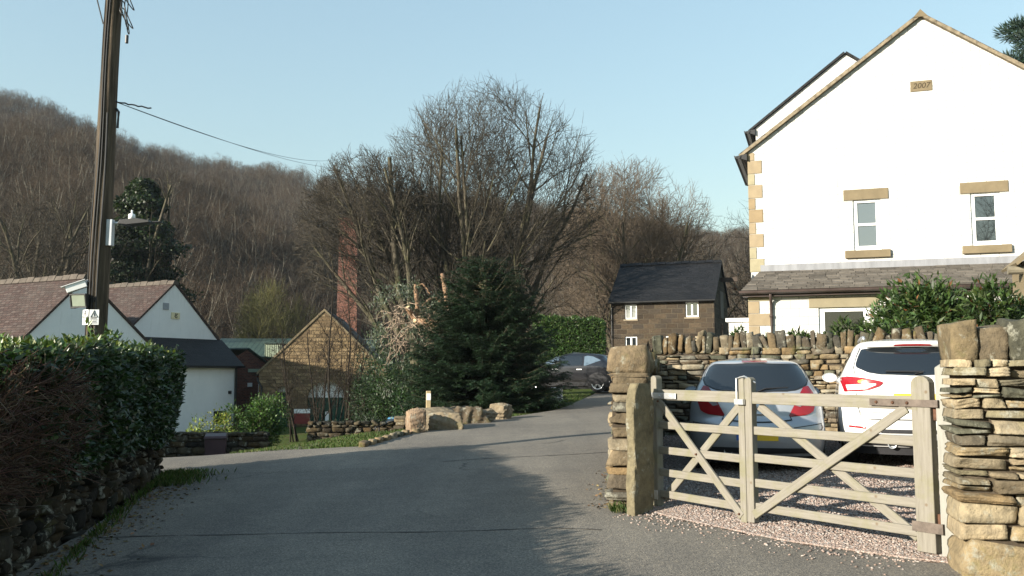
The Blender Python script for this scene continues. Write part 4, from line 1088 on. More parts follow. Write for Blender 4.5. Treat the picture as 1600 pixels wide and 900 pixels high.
# --- dark stone barn
BR = R(-21); bl = (5.50, 49.2, gz(5.5, 49.2))
barn = thing('stone_barn', 'old dark gritstone barn with a slate roof and white casements', 'barn', bl, BR)
L_, D_, E_, A_ = 5.65, 5.4, 4.55, 6.72
holes = [(.78, 1.46, 3.5, 4.3), (4.12, 4.82, 3.55, 4.38), (.78, 1.45, 1.75, 2.55), (3.0, 3.7, 1.75, 2.55)]
mb = MB(); gable_wall(mb, [(0, -.6), (L_, -.6), (L_, E_), (0, E_)], holes, 0, .25)
for x in (0, L_): mb.add([(x, 0, -.6), (x, D_, -.6), (x, D_, E_), (x, D_ / 2, A_ - .05), (x, 0, E_)], [(0, 1, 2, 3, 4)])
mb.add([(0, D_, -.6), (L_, D_, -.6), (L_, D_, E_), (0, D_, E_)], [(0, 1, 2, 3)]); mb.build('wall', BARNSTONE, barn, uv=True)
mb = MB(); s4 = (A_ - E_) / (D_ / 2)
slab(mb, (-.1, -.22, E_ - .22 * s4 + .02), (L_ + .1, -.22, E_ - .22 * s4 + .02), (L_ + .1, D_ / 2, A_ + .02), (-.1, D_ / 2, A_ + .02), .08); slab(mb, (-.1, D_ + .22, E_ - .22 * s4 + .02), (L_ + .1, D_ + .22, E_ - .22 * s4 + .02), (L_ + .1, D_ / 2, A_ + .02), (-.1, D_ / 2, A_ + .02), .08)
br_ = mb.build('roof', DARKSLATE, barn, uv=True)
mb = MB()
for i in range(13): mb.prism([(-.17, -.06), (0, .10), (.17, -.06), (0, .02)], -.1 + i * .45, .33 + i * .45, lambda u, w_, x: (x, D_ / 2 + u, A_ + .09 + w_ + .015 * ((i * 7) % 3)))
mb.build('ridge_tiles', DARKSLATE, br_, uv=True)
mb = MB(); mb.prism(prof, -.1, L_ + .1, lambda u, w_, x: (x, -.28 + u, E_ - .1 + w_)); mb.tube([(.1, -.25, E_ - .15), (.06, -.07, E_ - .4), (.06, -.07, 0)], .04, 8); mb.build('gutter', BLACKP, barn)
for i, (x0, x1, z0, z1) in enumerate(holes):
    m = MB(); fw = .07; y = .06
    for bx in ((x0, x0 + fw, z0, z1), (x1 - fw, x1, z0, z1), (x0 + fw, x1 - fw, z1 - fw, z1), (x0 + fw, x1 - fw, z0, z0 + fw), ((x0 + x1) / 2 - .045, (x0 + x1) / 2 + .045, z0 + fw, z1 - fw)): m.box((bx[0], y, bx[2]), (bx[1], y + .08, bx[3]))
    f = m.build('window', WHITEPAINT, barn); MB().box((x0 + .03, y + .05, z0 + .03), (x1 - .03, y + .055, z1 - .03)).build('pane', CURTAIN if i == 0 else WINGLASS, f)
    boxpart('sill', (x0 - .06, -.05, z0 - .10), (x1 + .06, .1, z0 - .004), plain('barn_sill', (.2, .165, .115), .9), f)
boxpart('hoist_beam', (L_ - .2, D_ / 2 - .1, 5.65), (L_ + .95, D_ / 2 + .1, 5.88), plain('hoist_timber', (.06, .045, .035), .9, .3, 4), barn)
mb = MB(); mb.tube([(L_ + .8, D_ / 2, 5.65), (L_ + .8, D_ / 2, 5.35)], .02, 6); mb.lathe([(0, -.12), (.09, -.06), (.09, .06), (0, .1)], Mat((L_ + .8, D_ / 2, 5.25)), 10); mb.build('hoist_pulley', RUST, barn)
mb = MB(); mb.box((L_ - .01, D_ / 2 - .6, 3.6), (L_ + .06, D_ / 2 - .02, 5.1)); mb.box((L_ - .01, D_ / 2 + .02, 3.6), (L_ + .06, D_ / 2 + .6, 5.1)); mb.build('loft_shutters', plain('shutter_wood', (.12, .105, .09), .9, .2, 5), barn)
boxpart('side_window', (L_ - .01, D_ / 2 - .3, 2.2), (L_ + .05, D_ / 2 + .3, 3.3), WINGLASS, barn)

# --- white cottages with red roofs, lower down on the left
CA = R(63.5)
def cottage(name, label, loc, xa, za, left, right, ridge_len, wallmat, back_eave):
    t = thing(name, label, 'cottage', loc, CA)
    (xl, zl), (xr, zr) = left, right
    mb = MB(); mb.add([(xl, 0, -1), (xr, 0, -1), (xr, 0, zr), (xa, 0, za), (xl, 0, zl)], [(0, 1, 2, 3, 4)])
    mb.add([(xl, 0, -1), (xl, ridge_len, -1), (xl, ridge_len, zl), (xl, 0, zl)], [(0, 1, 2, 3)]); mb.add([(xr, 0, -1), (xr, ridge_len, -1), (xr, ridge_len, zr), (xr, 0, zr)], [(0, 1, 2, 3)]); mb.add([(xl, ridge_len, -1), (xr, ridge_len, -1), (xr, ridge_len, zr), (xa, ridge_len, za), (xl, ridge_len, zl)], [(0, 1, 2, 3, 4)])
    mb.build('wall', wallmat, t)
    mb = MB()
    for (xe, ze) in ((xl, zl), (xr, zr)):
        s = (za - ze) / (xa - xe); xo = xe + (-.25 if xe < xa else .25); zo = ze + s * (xo - xe)
        slab(mb, (xo, -.06, zo + .02), (xo, ridge_len, zo + .02), (xa, ridge_len, za + .02), (xa, -.06, za + .02), .09)
    r = mb.build('roof', REDTILE, t, uv=True)
    mb = MB(); k = int(ridge_len / .45)
    for i in range(k):
        h = .02 * ((i * 5) % 3)
        mb.prism([(-.2, -.10), (-.1, .09 + h), (.1, .09 + h), (.2, -.10)], -.09 + i * .45, .33 + i * .45, lambda u, w_, y: (xa + u, y, za + .10 + w_))
    mb.build('ridge_tiles', plain('ridge_tile', (.085, .07, .056), .9, .35, 3), r)
    return t
zc = -1.35
ca = cottage('cottage', 'long white cottage with a red tiled roof rising behind the hedge and pole', (-17.6, 35, -1.35), .80, 6.66, (-2.35, 3.55), (4.6, 3.65), 16, WHITEWALL, 3)
cb = cottage('cottage', 'white gabled cottage with a slate lean-to, vent and small sign', (-16.5, 41, -1.35), 1.06, 7.05, (-2.2, 4.1), (3.95, 4.45), 9, WHITEWALL, 3)
mb = MB(); mb.box((-1.4, -1.25, -1), (3.95, -.003, 3.2)); mb.build('lean_to_wall', WHITEWALL, cb)
mb = MB(); slab(mb, (-1.6, -1.5, 3.15), (4.2, -1.5, 3.15), (4.15, -.004, 4.45), (-1.6, -.004, 4.45), .08); mb.build('lean_to_roof', DARKSLATE, cb, uv=True)
mb = MB(); mb.prism(prof, -1.6, 4.2, lambda u, w_, x: (x, -1.55 + u, 3.2 + w_)); mb.tube([(3.88, -1.32, 3.1), (3.88, -1.32, 0)], .06, 8); mb.build('gutter', BLACKP, cb)
boxpart('vent', (.40, -.04, 5.82), (.74, -.003, 6.14), GREYVENT, cb, .01)
sg = boxpart('sign', (.90, -.05, 5.42), (1.40, -.004, 5.72), SIGNYELLOW, cb, .006)
mb = MB(); mb.tube([(1.08, -.055, 5.52), (1.12, -.055, 5.6), (1.2, -.055, 5.57), (1.24, -.055, 5.5), (1.17, -.055, 5.47), (1.1, -.055, 5.53)], .018, 5); mb.tube([(1.1, -.055, 5.66), (1.15, -.055, 5.64), (1.27, -.055, 5.66)], .02, 5); mb.build('sign_mark', SIGNDARK, sg)
wf = boxpart('window', (2.55, -1.29, .45), (3.35, -1.2, 1.05), DARKTRIM, cb); boxpart('pane', (2.63, -1.295, .52), (3.27, -1.291, .98), WINGLASS, wf)
boxpart('wall_light', (3.45, -1.31, 1.85), (3.62, -1.254, 2.0), BLACKP, cb)
# --- green roofed brick building
gb = thing('brick_building', 'low red brick building under a dark green sheet roof', 'building', (-17.5, 52, -1.2), R(4))
boxpart('wall', (0, 0, -1), (9, 6, 3.6), BRICK, gb)
mb = MB(); slab(mb, (-.3, -.4, 3.55), (9.3, -.4, 3.55), (9.3, 3, 4.75), (-.3, 3, 4.75), .08); slab(mb, (-.3, 6.4, 3.55), (9.3, 6.4, 3.55), (9.3, 3, 4.75), (-.3, 3, 4.75), .08); mb.build('roof', GREENROOF, gb, uv=True)
wg = thing('brick_annexe', 'small red brick annexe with green roof and white wall plates beside the cottage', 'building', (-14.0, 45.5, -1.2), R(63))
mb = MB(); mb.add([(0, 0, -1), (2.6, 0, -1), (2.6, 0, 2.9), (.6, 0, 3.9), (0, 0, 3.6)], [(0, 1, 2, 3, 4)]); mb.add([(2.6, 0, -1), (2.6, 4, -1), (2.6, 4, 2.9), (2.6, 0, 2.9)], [(0, 1, 2, 3)]); mb.add([(0, 0, -1), (0, 4, -1), (0, 4, 3.6), (0, 0, 3.6)], [(0, 1, 2, 3)]); mb.build('wall', BRICK, wg, uv=True)
mb = MB(); slab(mb, (2.8, -.1, 2.85), (2.8, 4, 2.85), (.6, 4, 3.95), (.6, -.1, 3.95), .07); mb.build('roof', GREENROOF, wg, uv=True)
boxpart('barge_board', (.6, -.16, 2.75), (2.85, -.11, 2.92), GREENPAINT, wg)
boxpart('wall_plate', (1.5, -.03, 1.7), (1.8, -.003, 2.25), SIGNWHITE, wg); boxpart('wall_lamp', (.7, -.1, 2.0), (.95, -.003, 2.2), SIGNWHITE, wg)
dm = thing('dormer', 'pale green slatted dormer vent on the dark green roof', 'dormer', (-14.4, 51.8, 2.45), R(4))
boxpart('slatted_side', (0, 0, 0), (.95, .8, .75), masonry('pale_slats', [(.30, .36, .26), (.34, .40, .30)], (.06, .07, .05), .12, 20, .03), dm); boxpart('cap', (-.08, -.1, .75), (1.6, .9, .82), GREENROOF, dm); boxpart('dark_side', (.953, .02, 0), (1.5, .8, .748), BLACKP, dm)
# --- stone hall with arched green doors
hl = thing('stone_hall', 'sandstone gabled hall with arched green doors and white fanlights', 'hall', (-12, 43, -1.35), R(5))
HW = 6.1; HE = 2.87; HA = 5.86; hx = HW / 2 - .2
def arch(x0, x1, zs, n=14):
    c, r = (x0 + x1) / 2, (x1 - x0) / 2
    return [(x0, -.6), (x0, zs)] + [(c - r * math.cos(math.pi * i / n), zs + r * .95 * math.sin(math.pi * i / n)) for i in range(1, n)] + [(x1, zs), (x1, -.6)]
def arched_front(mb, outline, arches, y):
    import bmesh
    bm = bmesh.new(); es = []
    def loop(p):
        vs = [bm.verts.new((a, y, b)) for a, b in p]; return [bm.edges.new((vs[i], vs[(i + 1) % len(vs)])) for i in range(len(vs))]
    es += loop(outline)
    for a in arches: es += loop([(x, max(z, -.59)) for x, z in a])
    bmesh.ops.triangle_fill(bm, use_beauty=True, use_dissolve=False, edges=es, normal=(0, -1, 0)); bm.verts.index_update()
    mb.add([v.co[:] for v in bm.verts], [[v.index for v in f.verts] for f in bm.faces]); bm.free()
A1 = arch(.62, 1.20, 1.95); A2 = arch(2.10, 3.90, 1.62)
mb = MB(); arched_front(mb, [(-.2, -.8), (5.9, -.8), (5.9, HE), (hx, HA), (-.2, HE)], [A1, A2], 0)
for a in (A1, A2):
    for (x0, z0), (x1, z1) in zip(a[:-1], a[1:]): mb.add([(x0, 0, z0), (x1, 0, z1), (x1, .35, z1), (x0, .35, z0)], [(0, 1, 2, 3)])
for x in (-.2, 5.9): mb.add([(x, 0, -.8), (x, 9, -.8), (x, 9, HE), (x, 0, HE)], [(0, 1, 2, 3)])
mb.build('wall', HALLSTONE, hl, uv=True)
mb = MB(); s5 = (HA - HE) / (hx + .2)
slab(mb, (-.4, .25, HE - .2 * s5 + .03), (-.4, 9, HE - .2 * s5 + .03), (hx, 9, HA + .03), (hx, .25, HA + .03), .08); slab(mb, (6.1, .25, HE - .2 * s5 + .03), (6.1, 9, HE - .2 * s5 + .03), (hx, 9, HA + .03), (hx, .25, HA + .03), .08); mb.build('roof', DARKSLATE, hl, uv=True)
mb = MB()
for sgn in (1, -1):
    for i in range(9):
        a, b = i / 9, (i + 1) / 9; xe = -.3 if sgn > 0 else 6.0; x0 = xe + (hx - xe) * a; x1 = xe + (hx - xe) * b; zf = lambda x: HE + (HA - HE) * (1 - abs(x - hx) / (hx + .2)) + .012
        mb.add([(x0, -.05, zf(x0)), (x1, -.05, zf(x1)), (x1, .25, zf(x1)), (x0, .25, zf(x0)), (x0, -.05, zf(x0) + .13), (x1, -.05, zf(x1) + .12), (x1, .25, zf(x1) + .12), (x0, .25, zf(x0) + .13)], [(0, 3, 2, 1), (4, 5, 6, 7), (0, 1, 5, 4), (1, 2, 6, 5), (2, 3, 7, 6), (3, 0, 4, 7)])
mb.build('gable_coping', SANDSTONE, hl)
for a, zt in ((A1, 1.9), (A2, 1.62)):
    x0, x1 = a[0][0], a[-1][0]
    d = boxpart('door', (x0 - .02, .3, -.6), (x1 + .02, .36, zt), GREENDOOR, hl)
    MB().prism([(x, z) for x, z in a[1:-1]], .33, .37, lambda u, w_, q: (u, q, w_ + .001)).build('fanlight', plain('fanlight_white', (.72, .73, .74), .4, .06), d)
    boxpart('transom', (x0, .28, zt - .04), (x1, .40, zt + .05), GREENDOOR, d)
mb = MB(); mb.tube([(-.32, .3, HE - .25), (-.22, -.08, HE - .4), (-.05, -.08, HE - .7), (-.05, -.08, 0)], .05, 8); mb.build('downpipe', BLACKP, hl)
ns_ = boxpart('notice', (2.95, .285, .55), (3.12, .298, 1.0), SIGNWHITE, hl)
nb = thing('notice_board', 'red and white board leaning on the wall between the arches', 'sign', (-10.4, 42.7, -1.2), R(5)); boxpart('panel', (0, 0, .3), (.75, .04, .8), SIGNRED, nb); boxpart('header', (0, 0, .802), (.75, .04, 1.0), SIGNWHITE, nb); boxpart('post', (.05, .042, -.3), (.11, .09, .9), DARKTRIM, nb); boxpart('post', (.64, .042, -.3), (.7, .09, .9), DARKTRIM, nb)
# --- brick chimney
ch = thing('brick_chimney', 'tall square red brick chimney rising behind the stone hall', 'chimney', (-14.0, 76, -1), R(-2))
mb = MB(); b0, b1 = .95, .76; H = 15.6
mb.add([(-b0, -b0, 0), (b0, -b0, 0), (b0, b0, 0), (-b0, b0, 0), (-b1, -b1, H), (b1, -b1, H), (b1, b1, H), (-b1, b1, H)], [(0, 1, 5, 4), (1, 2, 6, 5), (2, 3, 7, 6), (3, 0, 4, 7)]); mb.build('shaft', BRICK, ch, uv=True)
mb = MB(); mb.box((-.86, -.86, H - .7), (.86, .86, H - .45)); mb.box((-.9, -.9, H - .15), (.9, .9, H + .1)); mb.build('cap', BRICK, ch, uv=True)

# low stone shed beyond the hedge, unseen, added to shade the sunken yard
sd = thing('shade_shed', 'unseen shed added beyond the hedge to shade the sunken yard', 'shed', (-12.4, 21.2, -1.3), R(-3))
boxpart('wall', (-1.6, -4.2, -.5), (1.6, 4.2, 2.1), BARNSTONE, sd)
mb = MB(); slab(mb, (-1.8, -4.4, 2.05), (-1.8, 4.4, 2.05), (0, 4.4, 2.95), (0, -4.4, 2.95), .08); slab(mb, (1.8, -4.4, 2.05), (1.8, 4.4, 2.05), (0, 4.4, 2.95), (0, -4.4, 2.95), .08); mb.build('roof', DARKSLATE, sd, uv=True)
# ------------------------------------------------------------------ dry stone walls
def wall_thing(name, label, p0, p1, top, T, rng, hmin, hmax, lmin, lmax, mat=None, cope=None, batter=0.0, big_base=0.0, fine=False, zb=-.06, cat='wall', rough=.085, rnd=.24, cols=STONE_COLS, skew=.05):
    """p0->p1 on the ground; top(x) height above p0's ground"""
    p0 = np.array(p0, float); p1 = np.array(p1, float); L = np.linalg.norm(p1 - p0); a = math.atan2(p1[1] - p0[1], p1[0] - p0[0])
    z0 = gz(*p0); t = thing(name, label, cat, (p0[0], p0[1], z0), a)
    d = (p1 - p0) / L
    gl = [(x, gz(*(p0 + d * x)) - z0) for x in np.linspace(0, L, 12)]
    zlow = min(q for _, q in gl)
    bx = courses(rng, L, top, T, hmin, hmax, lmin, lmax, zb + zlow, 0, batter, big_base)
    v, f, c = stones(rng, bx, None, rnd, rough, fine, cols, .03, skew)
    fast_mesh('stonework', v, f, mat or STONE, c, t, smooth=True)
    tf = top if callable(top) else (lambda x: top)
    mb = MB(); xs = np.linspace(.05, L - .05, 14)
    for i in range(13):
        zt = min(tf(xs[i]), tf(xs[i + 1])) - .05
        mb.box((xs[i], -T / 2 + .065, zlow - .3), (xs[i + 1], T / 2 - .065, zt))
    mb.build('rubble_core', CORE, t)
    if cope:
        x = cope.get('x0', 0.0); cb = []
        while x < L - .04:
            wd = rng.uniform(*cope['w']); h = rng.uniform(*cope['h']); wd = min(wd, L - x)
            z = tf(x + wd / 2)
            cb.append((x + wd / 2, rng.normal() * .02, z + h / 2 - .015, wd / 2 - .004, cope.get('d', T) / 2 * rng.uniform(.9, 1.05), h / 2)); x += wd
        v, f, c = stones(rng, cb, None, cope.get('rnd', .34), cope.get('rough', .10), cope.get('fine', False), cols * cope.get('dark', .85), cope.get('tilt', .09))
        fast_mesh('coping', v, f, mat or STONE, c, t, smooth=True)
    return t
rng = np.random.default_rng(101)
BUFF = np.array([(.25, .20, .125), (.30, .24, .15), (.20, .165, .115), (.33, .275, .19), (.17, .15, .115), (.27, .23, .16), (.24, .18, .105), (.21, .19, .13), (.11, .112, .085), (.36, .31, .225), (.15, .14, .105)])
# wall on the right of the gate
t = wall_thing('dry_stone_wall', 'thick dry stone wall with big yellow base blocks to the right of the gate', (3.13, 6.42), (5.6, 5.75), 1.49, .46, rng, .05, .11, .13, .33, None,
               dict(w=(.16, .27), h=(.24, .30), d=.46, rnd=.2, rough=.09, fine=True, tilt=.04, dark=.8, x0=.0), 0.02, 1.9, True, rough=.04, rnd=.09, cols=BUFF, skew=.03)
# back wall of the drive
wall_thing('dry_stone_wall', 'long dry stone wall with upright coping stones behind the two parked cars', (2.75, 17.15), (9.4, 14.85), lambda x: 1.60 + .012 * x, .45, rng, .055, .12, .14, .42, None, dict(w=(.07, .19), h=(.24, .37), d=.40, rnd=.22, rough=.08, tilt=.15, dark=.62), 0.03, .5, rough=.05, rnd=.12)
# side wall ending in the pillar by the gate
sw = wall_thing('dry_stone_wall', 'dry stone wall end beside the lane, topped by one large rounded block', (1.22, 9.36), (2.62, 17.0), lambda x: 1.40 + .0 * x, .48, rng, .06, .14, .16, .40, None, dict(w=(.10, .2), h=(.2, .28), d=.36, rnd=.3, tilt=.1, x0=.46), 0.34, .8, True, rough=.055, rnd=.12)
v, f, c = stones(np.random.default_rng(6), [(.22, 0, 1.54, .235, .20, .14)], None, .30, .045, True, np.array([(.21, .165, .11)]), .02, .02)
fast_mesh('end_block', v, f, STONE, c, sw, smooth=True)
# old stone gatepost leaning on the wall end
gp = thing('stone_gatepost', 'old upright stone slab gatepost with rounded top, dark on its gate side', 'gatepost', (1.285, 9.05, gz(1.4, 9.1)), R(51))
k = 15; pts = []
for i in range(26):
    z = -.15 + 1.44 * i / 25; s = 1.0 if z < 1.02 else math.sqrt(max(0.02, 1 - ((z - 1.02) / .285) ** 2))
    rg = np.random.default_rng(int(i * 7 + 3))
    row = []
    for j in range(28):
        a = 2 * math.pi * j / 28; ca, sa = math.cos(a), math.sin(a)
        x = math.copysign(abs(ca) ** .22, ca) * .19 * (.35 + .65 * s); y = math.copysign(abs(sa) ** .22, sa) * .052
        n_ = .012 * math.sin(z * 9 + a * 2) + .008 * math.sin(z * 23 + a * 5) + .004 * rg.normal()
        row.append((x * (1 + n_ * 4) + .02 * math.sin(z * 2.1), y * (1 + n_ * 5), z))
    pts.append(row)
mb = MB(); mb.grid(np.array(pts), (.17, .15, .10), True); mb.add([np.array(pts[-1]).mean(0)] + pts[-1], [(0, i + 1, (i + 1) % 28 + 1) for i in range(28)], (.17, .15, .10)); mb.build('slab', STONE, gp, smooth=True)
# slam post
sp = thing('timber_gatepost', 'pale timber gatepost standing against the end of the right hand wall', 'gatepost', (3.30, 6.78, gz(3.3, 6.78)), R(-35))
mb = MB(); mb.add([(-.07, -.07, -.3), (.07, -.07, -.3), (.07, .07, -.3), (-.07, .07, -.3), (-.067, -.067, 1.42), (.067, -.067, 1.42), (.067, .067, 1.42), (-.067, .067, 1.42), (0, 0, 1.475)], [(0, 1, 5, 4), (1, 2, 6, 5), (2, 3, 7, 6), (3, 0, 4, 7), (4, 5, 8), (5, 6, 8), (6, 7, 8), (7, 4, 8), (3, 2, 1, 0)]); mb.build('post', PALEWOOD, sp, bevel=.006)
boxpart('hinge_pin', (-.095, -.03, 1.02), (-.068, .03, 1.14), RUST, sp); boxpart('hinge_pin', (-.095, -.03, .22), (-.068, .03, .32), RUST, sp)
# ------------------------------------------------------------------ the pair of field gates
def member(root, name, p0, p1, wz, ty, y=0.0, round_top=False):
    """board from p0 to p1 in the gate's xz plane, wz wide and ty thick"""
    p0 = np.array(p0, float); p1 = np.array(p1, float); d = p1 - p0; L = np.linalg.norm(d); an = math.atan2(d[1], d[0])
    mb = MB(); n = 8
    if round_top:
        out = [(0, -wz / 2), (L - wz * .42, -wz / 2)] + [(L - wz * .42 + wz * .42 * math.sin(q), -wz / 2 * math.cos(q)) for q in np.linspace(.2, math.pi - .2, 7)] + [(L - wz * .42, wz / 2), (0, wz / 2)]
        mb.prism(out, -ty / 2, ty / 2, lambda u, w_, q: (u, q, w_))
    else: mb.box((0, -ty / 2, -wz / 2), (L, ty / 2, wz / 2))
    o = mb.build(name, GATEWOOD, root, uv=True, bevel=.006)
    o.matrix_local = Matrix.Translation((p0[0], y, p0[1])) @ Matrix.Rotation(-an, 4, 'Y')
    return o
def gate(name, label, hinge, meet, rails, stile_h, hang_h, hw, mw, braces, slopes):
    hinge = np.array(hinge); meet = np.array(meet); d = meet - hinge; L = np.linalg.norm(d)
    z0 = gz(*hinge); t = thing(name, label, 'gate', (hinge[0], hinge[1], z0), math.atan2(d[1], d[0]))
    member(t, 'stile', (0, .03), (0, hang_h), hw, .085, 0, True); member(t, 'stile', (L, .03), (L, stile_h), mw, .075, 0, True)
    for i, z in enumerate(rails): member(t, 'rail', (hw / 2 - .01, z), (L - mw / 2 + .01, z), .105 if i == 0 else .075, .055 if i == 0 else .026, 0)
    for a, b, y in braces: member(t, 'brace', a, b, .078, .026, y)
    for a, b, y in braces:
        for q in (.02, .5, .98):
            mb = MB()
            p = np.array(a) * (1 - q) + np.array(b) * q; s = -1 if y < 0 else 1
            mb.lathe([(0, .018), (.009, .016), (.012, 0)], Mat((p[0], y - .013, p[1]), rx=R(90)), 8); mb.build('bolt', RUST, t)
    return t, L
H1, M1, H2 = (1.505, 9.30), (2.165, 8.262), (3.165, 6.88)
M1 = np.array(M1); dirg = (np.array(H2) - np.array(H1)); dirg /= np.linalg.norm(dirg)
gA, LA = gate('field_gate', 'narrower leaf of the weathered wooden field gate, hung by the stone slab post', H1, M1 - dirg * .03, [1.165, .855, .60, .375, .16], 1.36, 1.36, .085, .075,
              [((.05, 1.12), (1.18, .08), -.032), ((1.16, 1.12), (.06, .10), .032)], None)
gB, LB = gate('field_gate', 'wider leaf of the weathered wooden field gate, with thick hanging stile at right', H2, M1 + dirg * .05, [1.15, .855, .61, .385, .17], 1.34, 1.36, .15, .08,
              [((.12, 1.11), (1.62, .10), .032), ((1.58, 1.08), (.10, .12), -.032)], None)
# iron work: strap hinges, latch
mb = MB(); mb.box((-.05, -.052, 1.125), (.34, -.044, 1.185)); mb.lathe([(0, .01), (.01, .008), (.012, 0)], Mat((.1, -.052, 1.155), rx=R(90)), 8); mb.lathe([(0, .01), (.01, .008), (.012, 0)], Mat((.26, -.052, 1.155), rx=R(90)), 8); mb.build('hinge_strap', GALV, gA, bevel=.003); MB().box((-.055, -.05, .10), (.05, -.043, .19)).build('hinge_plate', GALV, gA, bevel=.003)
mb = MB(); mb.box((LA - .05, -.075, 1.10), (LA + .06, -.046, 1.15)); mb.tube([(LA - .03, -.06, 1.14), (LA - .03, -.06, 1.34), (LA + .06, -.05, 1.36), (LA + .13, .02, 1.30)], .008, 6); mb.build('latch', GALV, gA)
STRAPM = plain('weathered_strap', (.11, .088, .072), .75, .4, 12, .3, .3)
for (a, b, zc_, h) in ((-.13, .42, 1.15, .055), (-.13, .10, .22, .075)):
    MB().box((a, -.055, zc_ - h / 2), (b, -.047, zc_ + h / 2)).box((a - .012, -.055, zc_ - h / 2), (a, .055, zc_ + h / 2)).box((a, .047, zc_ - h / 2), (b, .055, zc_ + h / 2)).build('hinge_strap', STRAPM, gB)
    MB().tube([(-.155, 0, zc_ - .06), (-.155, 0, zc_ + .06)], .018, 8).build('hinge_knuckle', STRAPM, gB)
for x in (.1, .22, .36):
    for y, s in ((-.055, 1), (.055, -1)): MB().lathe([(0, .016), (.010, .012), (.014, 0)], Mat((x, y, 1.15), rx=R(90) * s), 8).build('bolt', RUST, gB)
# ------------------------------------------------------------------ hedge on its retaining wall, left
rng = np.random.default_rng(202)
WP0, WP1 = np.array((-3.2, 2.5)), np.array((-5.45, 13.4))
wall_thing('retaining_wall', 'low mossy dry stone wall in shade beneath the hedge', WP0, WP1, lambda x: .85 - .02 * x, .5, rng, .08, .17, .14, .40, SHADESTONE, None, .06, .4, False, cols=STONE_COLS * .17)  # stone colours darkened to stand in for deeper shade
hd = (WP1 - WP0) / np.linalg.norm(WP1 - WP0); hn = np.array([hd[1], -hd[0]]); HLn = np.linalg.norm(WP1 - WP0) + .25
hz = gz(*WP0)
hg = thing('laurel_hedge', 'thick clipped laurel hedge, brown and twiggy at its near end', 'hedge', (WP0[0], WP0[1], hz), math.atan2(hd[1], hd[0]))
HT = lambda x: 1.80 + .014 * x - .20 * (1 - sstep((np.asarray(x) - 3.0) / 1.6)) + .03 * np.sin(x * 2.2) + .02 * np.sin(x * 5.1); HB = lambda x: .76 - .012 * x + .05 * np.sin(x * 1.7)
front = lambda x, z: -.33 - .10 * np.sin((z - .7) * 2.3) + .035 * np.sin(x * 2.7 + z * 3) + .02 * np.sin(x * 6 + 2)
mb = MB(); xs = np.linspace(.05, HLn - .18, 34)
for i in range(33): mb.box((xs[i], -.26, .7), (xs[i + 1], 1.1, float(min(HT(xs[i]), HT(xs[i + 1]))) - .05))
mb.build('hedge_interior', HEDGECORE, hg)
def pts_front(n, xa=4.4, xb=HLn):
    x = rng.uniform(xa, xb, n); z = HB(x) + (HT(x) - HB(x)) * rng.random(n) ** .9
    dpt = np.abs(rng.normal(size=n)) * .09 - .035
    return np.stack([x, front(x, z) + dpt, z], 1), np.stack([0 * x, -np.ones(n), 0 * x + .1], 1)
def pts_top(n, xa=.0, xb=HLn):
    x = rng.uniform(xa, xb, n); y = rng.uniform(-.38, 1.15, n)
    return np.stack([x, y, HT(x) - np.abs(rng.normal(size=n)) * .06 + .03 + .05 * (rng.random(n) > .93)], 1), np.stack([0 * x, 0 * x, np.ones(n)], 1)
def pts_end(n):
    y = rng.uniform(-.36, 1.15, n); z = rng.uniform(.62, 1.72, n); x = HLn - np.abs(rng.normal(size=n)) * .07 + .05 * np.sin(z * 4 + y * 2)
    return np.stack([x, y, z], 1), np.stack([np.ones(n), 0 * y, 0 * y + .1], 1)
def pts_near(n):
    p, o = pts_end(n); p[:, 0] = HLn - p[:, 0] - .02; p[:, 2] = .62 + (p[:, 2] - .62) * .68; return p, o * np.array([-1, 1, 1])
def pts_back(n):
    x = rng.uniform(0, HLn, n); z = .2 + (HT(x) - .2) * rng.random(n); return np.stack([x, 1.12 + np.abs(rng.normal(size=n)) * .06, z], 1), np.stack([0 * x, np.ones(n), 0 * x + .1], 1)
LC = (.021, .043, .012)  # leaf colour lowered for shade; top leaves get a paler, sunlit green
pl = [hedge_leaves(rng, pts_front, 15000, .085, .042, LC, .35, (.06, .10, .03), .12), hedge_leaves(rng, pts_top, 6500, .085, .042, (.06, .095, .022), .3, (.13, .15, .03), .25), hedge_leaves(rng, pts_end, 3200, .085, .042, LC, .35), hedge_leaves(rng, pts_near, 2200, .085, .042, LC, .35), hedge_leaves(rng, pts_back, 7000, .095, .05, LC, .35),
      hedge_leaves(rng, lambda n: pts_front(n, .2, 4.9), 2600, .08, .04, LC, .35)]
# tall shoots round the foot of the pole
def shoots(n):
    k = rng.integers(0, 9, n); cx = np.array([HLn - .85, HLn - .95, HLn - .7, HLn - .5, HLn - .35, HLn - 1.1, HLn - .2, HLn - .8, HLn - .6])[k]; cy = np.array([.5, .7, .4, .6, .8, .6, .5, .9, .75])[k]; hh = np.array([.42, .5, .35, .45, .4, .3, .25, .3, .35])[k]
    z = rng.random(n) * hh; return np.stack([cx + rng.normal(size=n) * .05, cy + rng.normal(size=n) * .05, 1.84 + z], 1), nrm(np.stack([rng.normal(size=n), rng.normal(size=n), .6 + 0 * z], 1))
pl.append(hedge_leaves(rng, shoots, 420, .11, .05, (.07, .11, .03), .3))
v, f, c = join_arrays(pl); fast_mesh('foliage', v, f, LAUREL, c, hg)
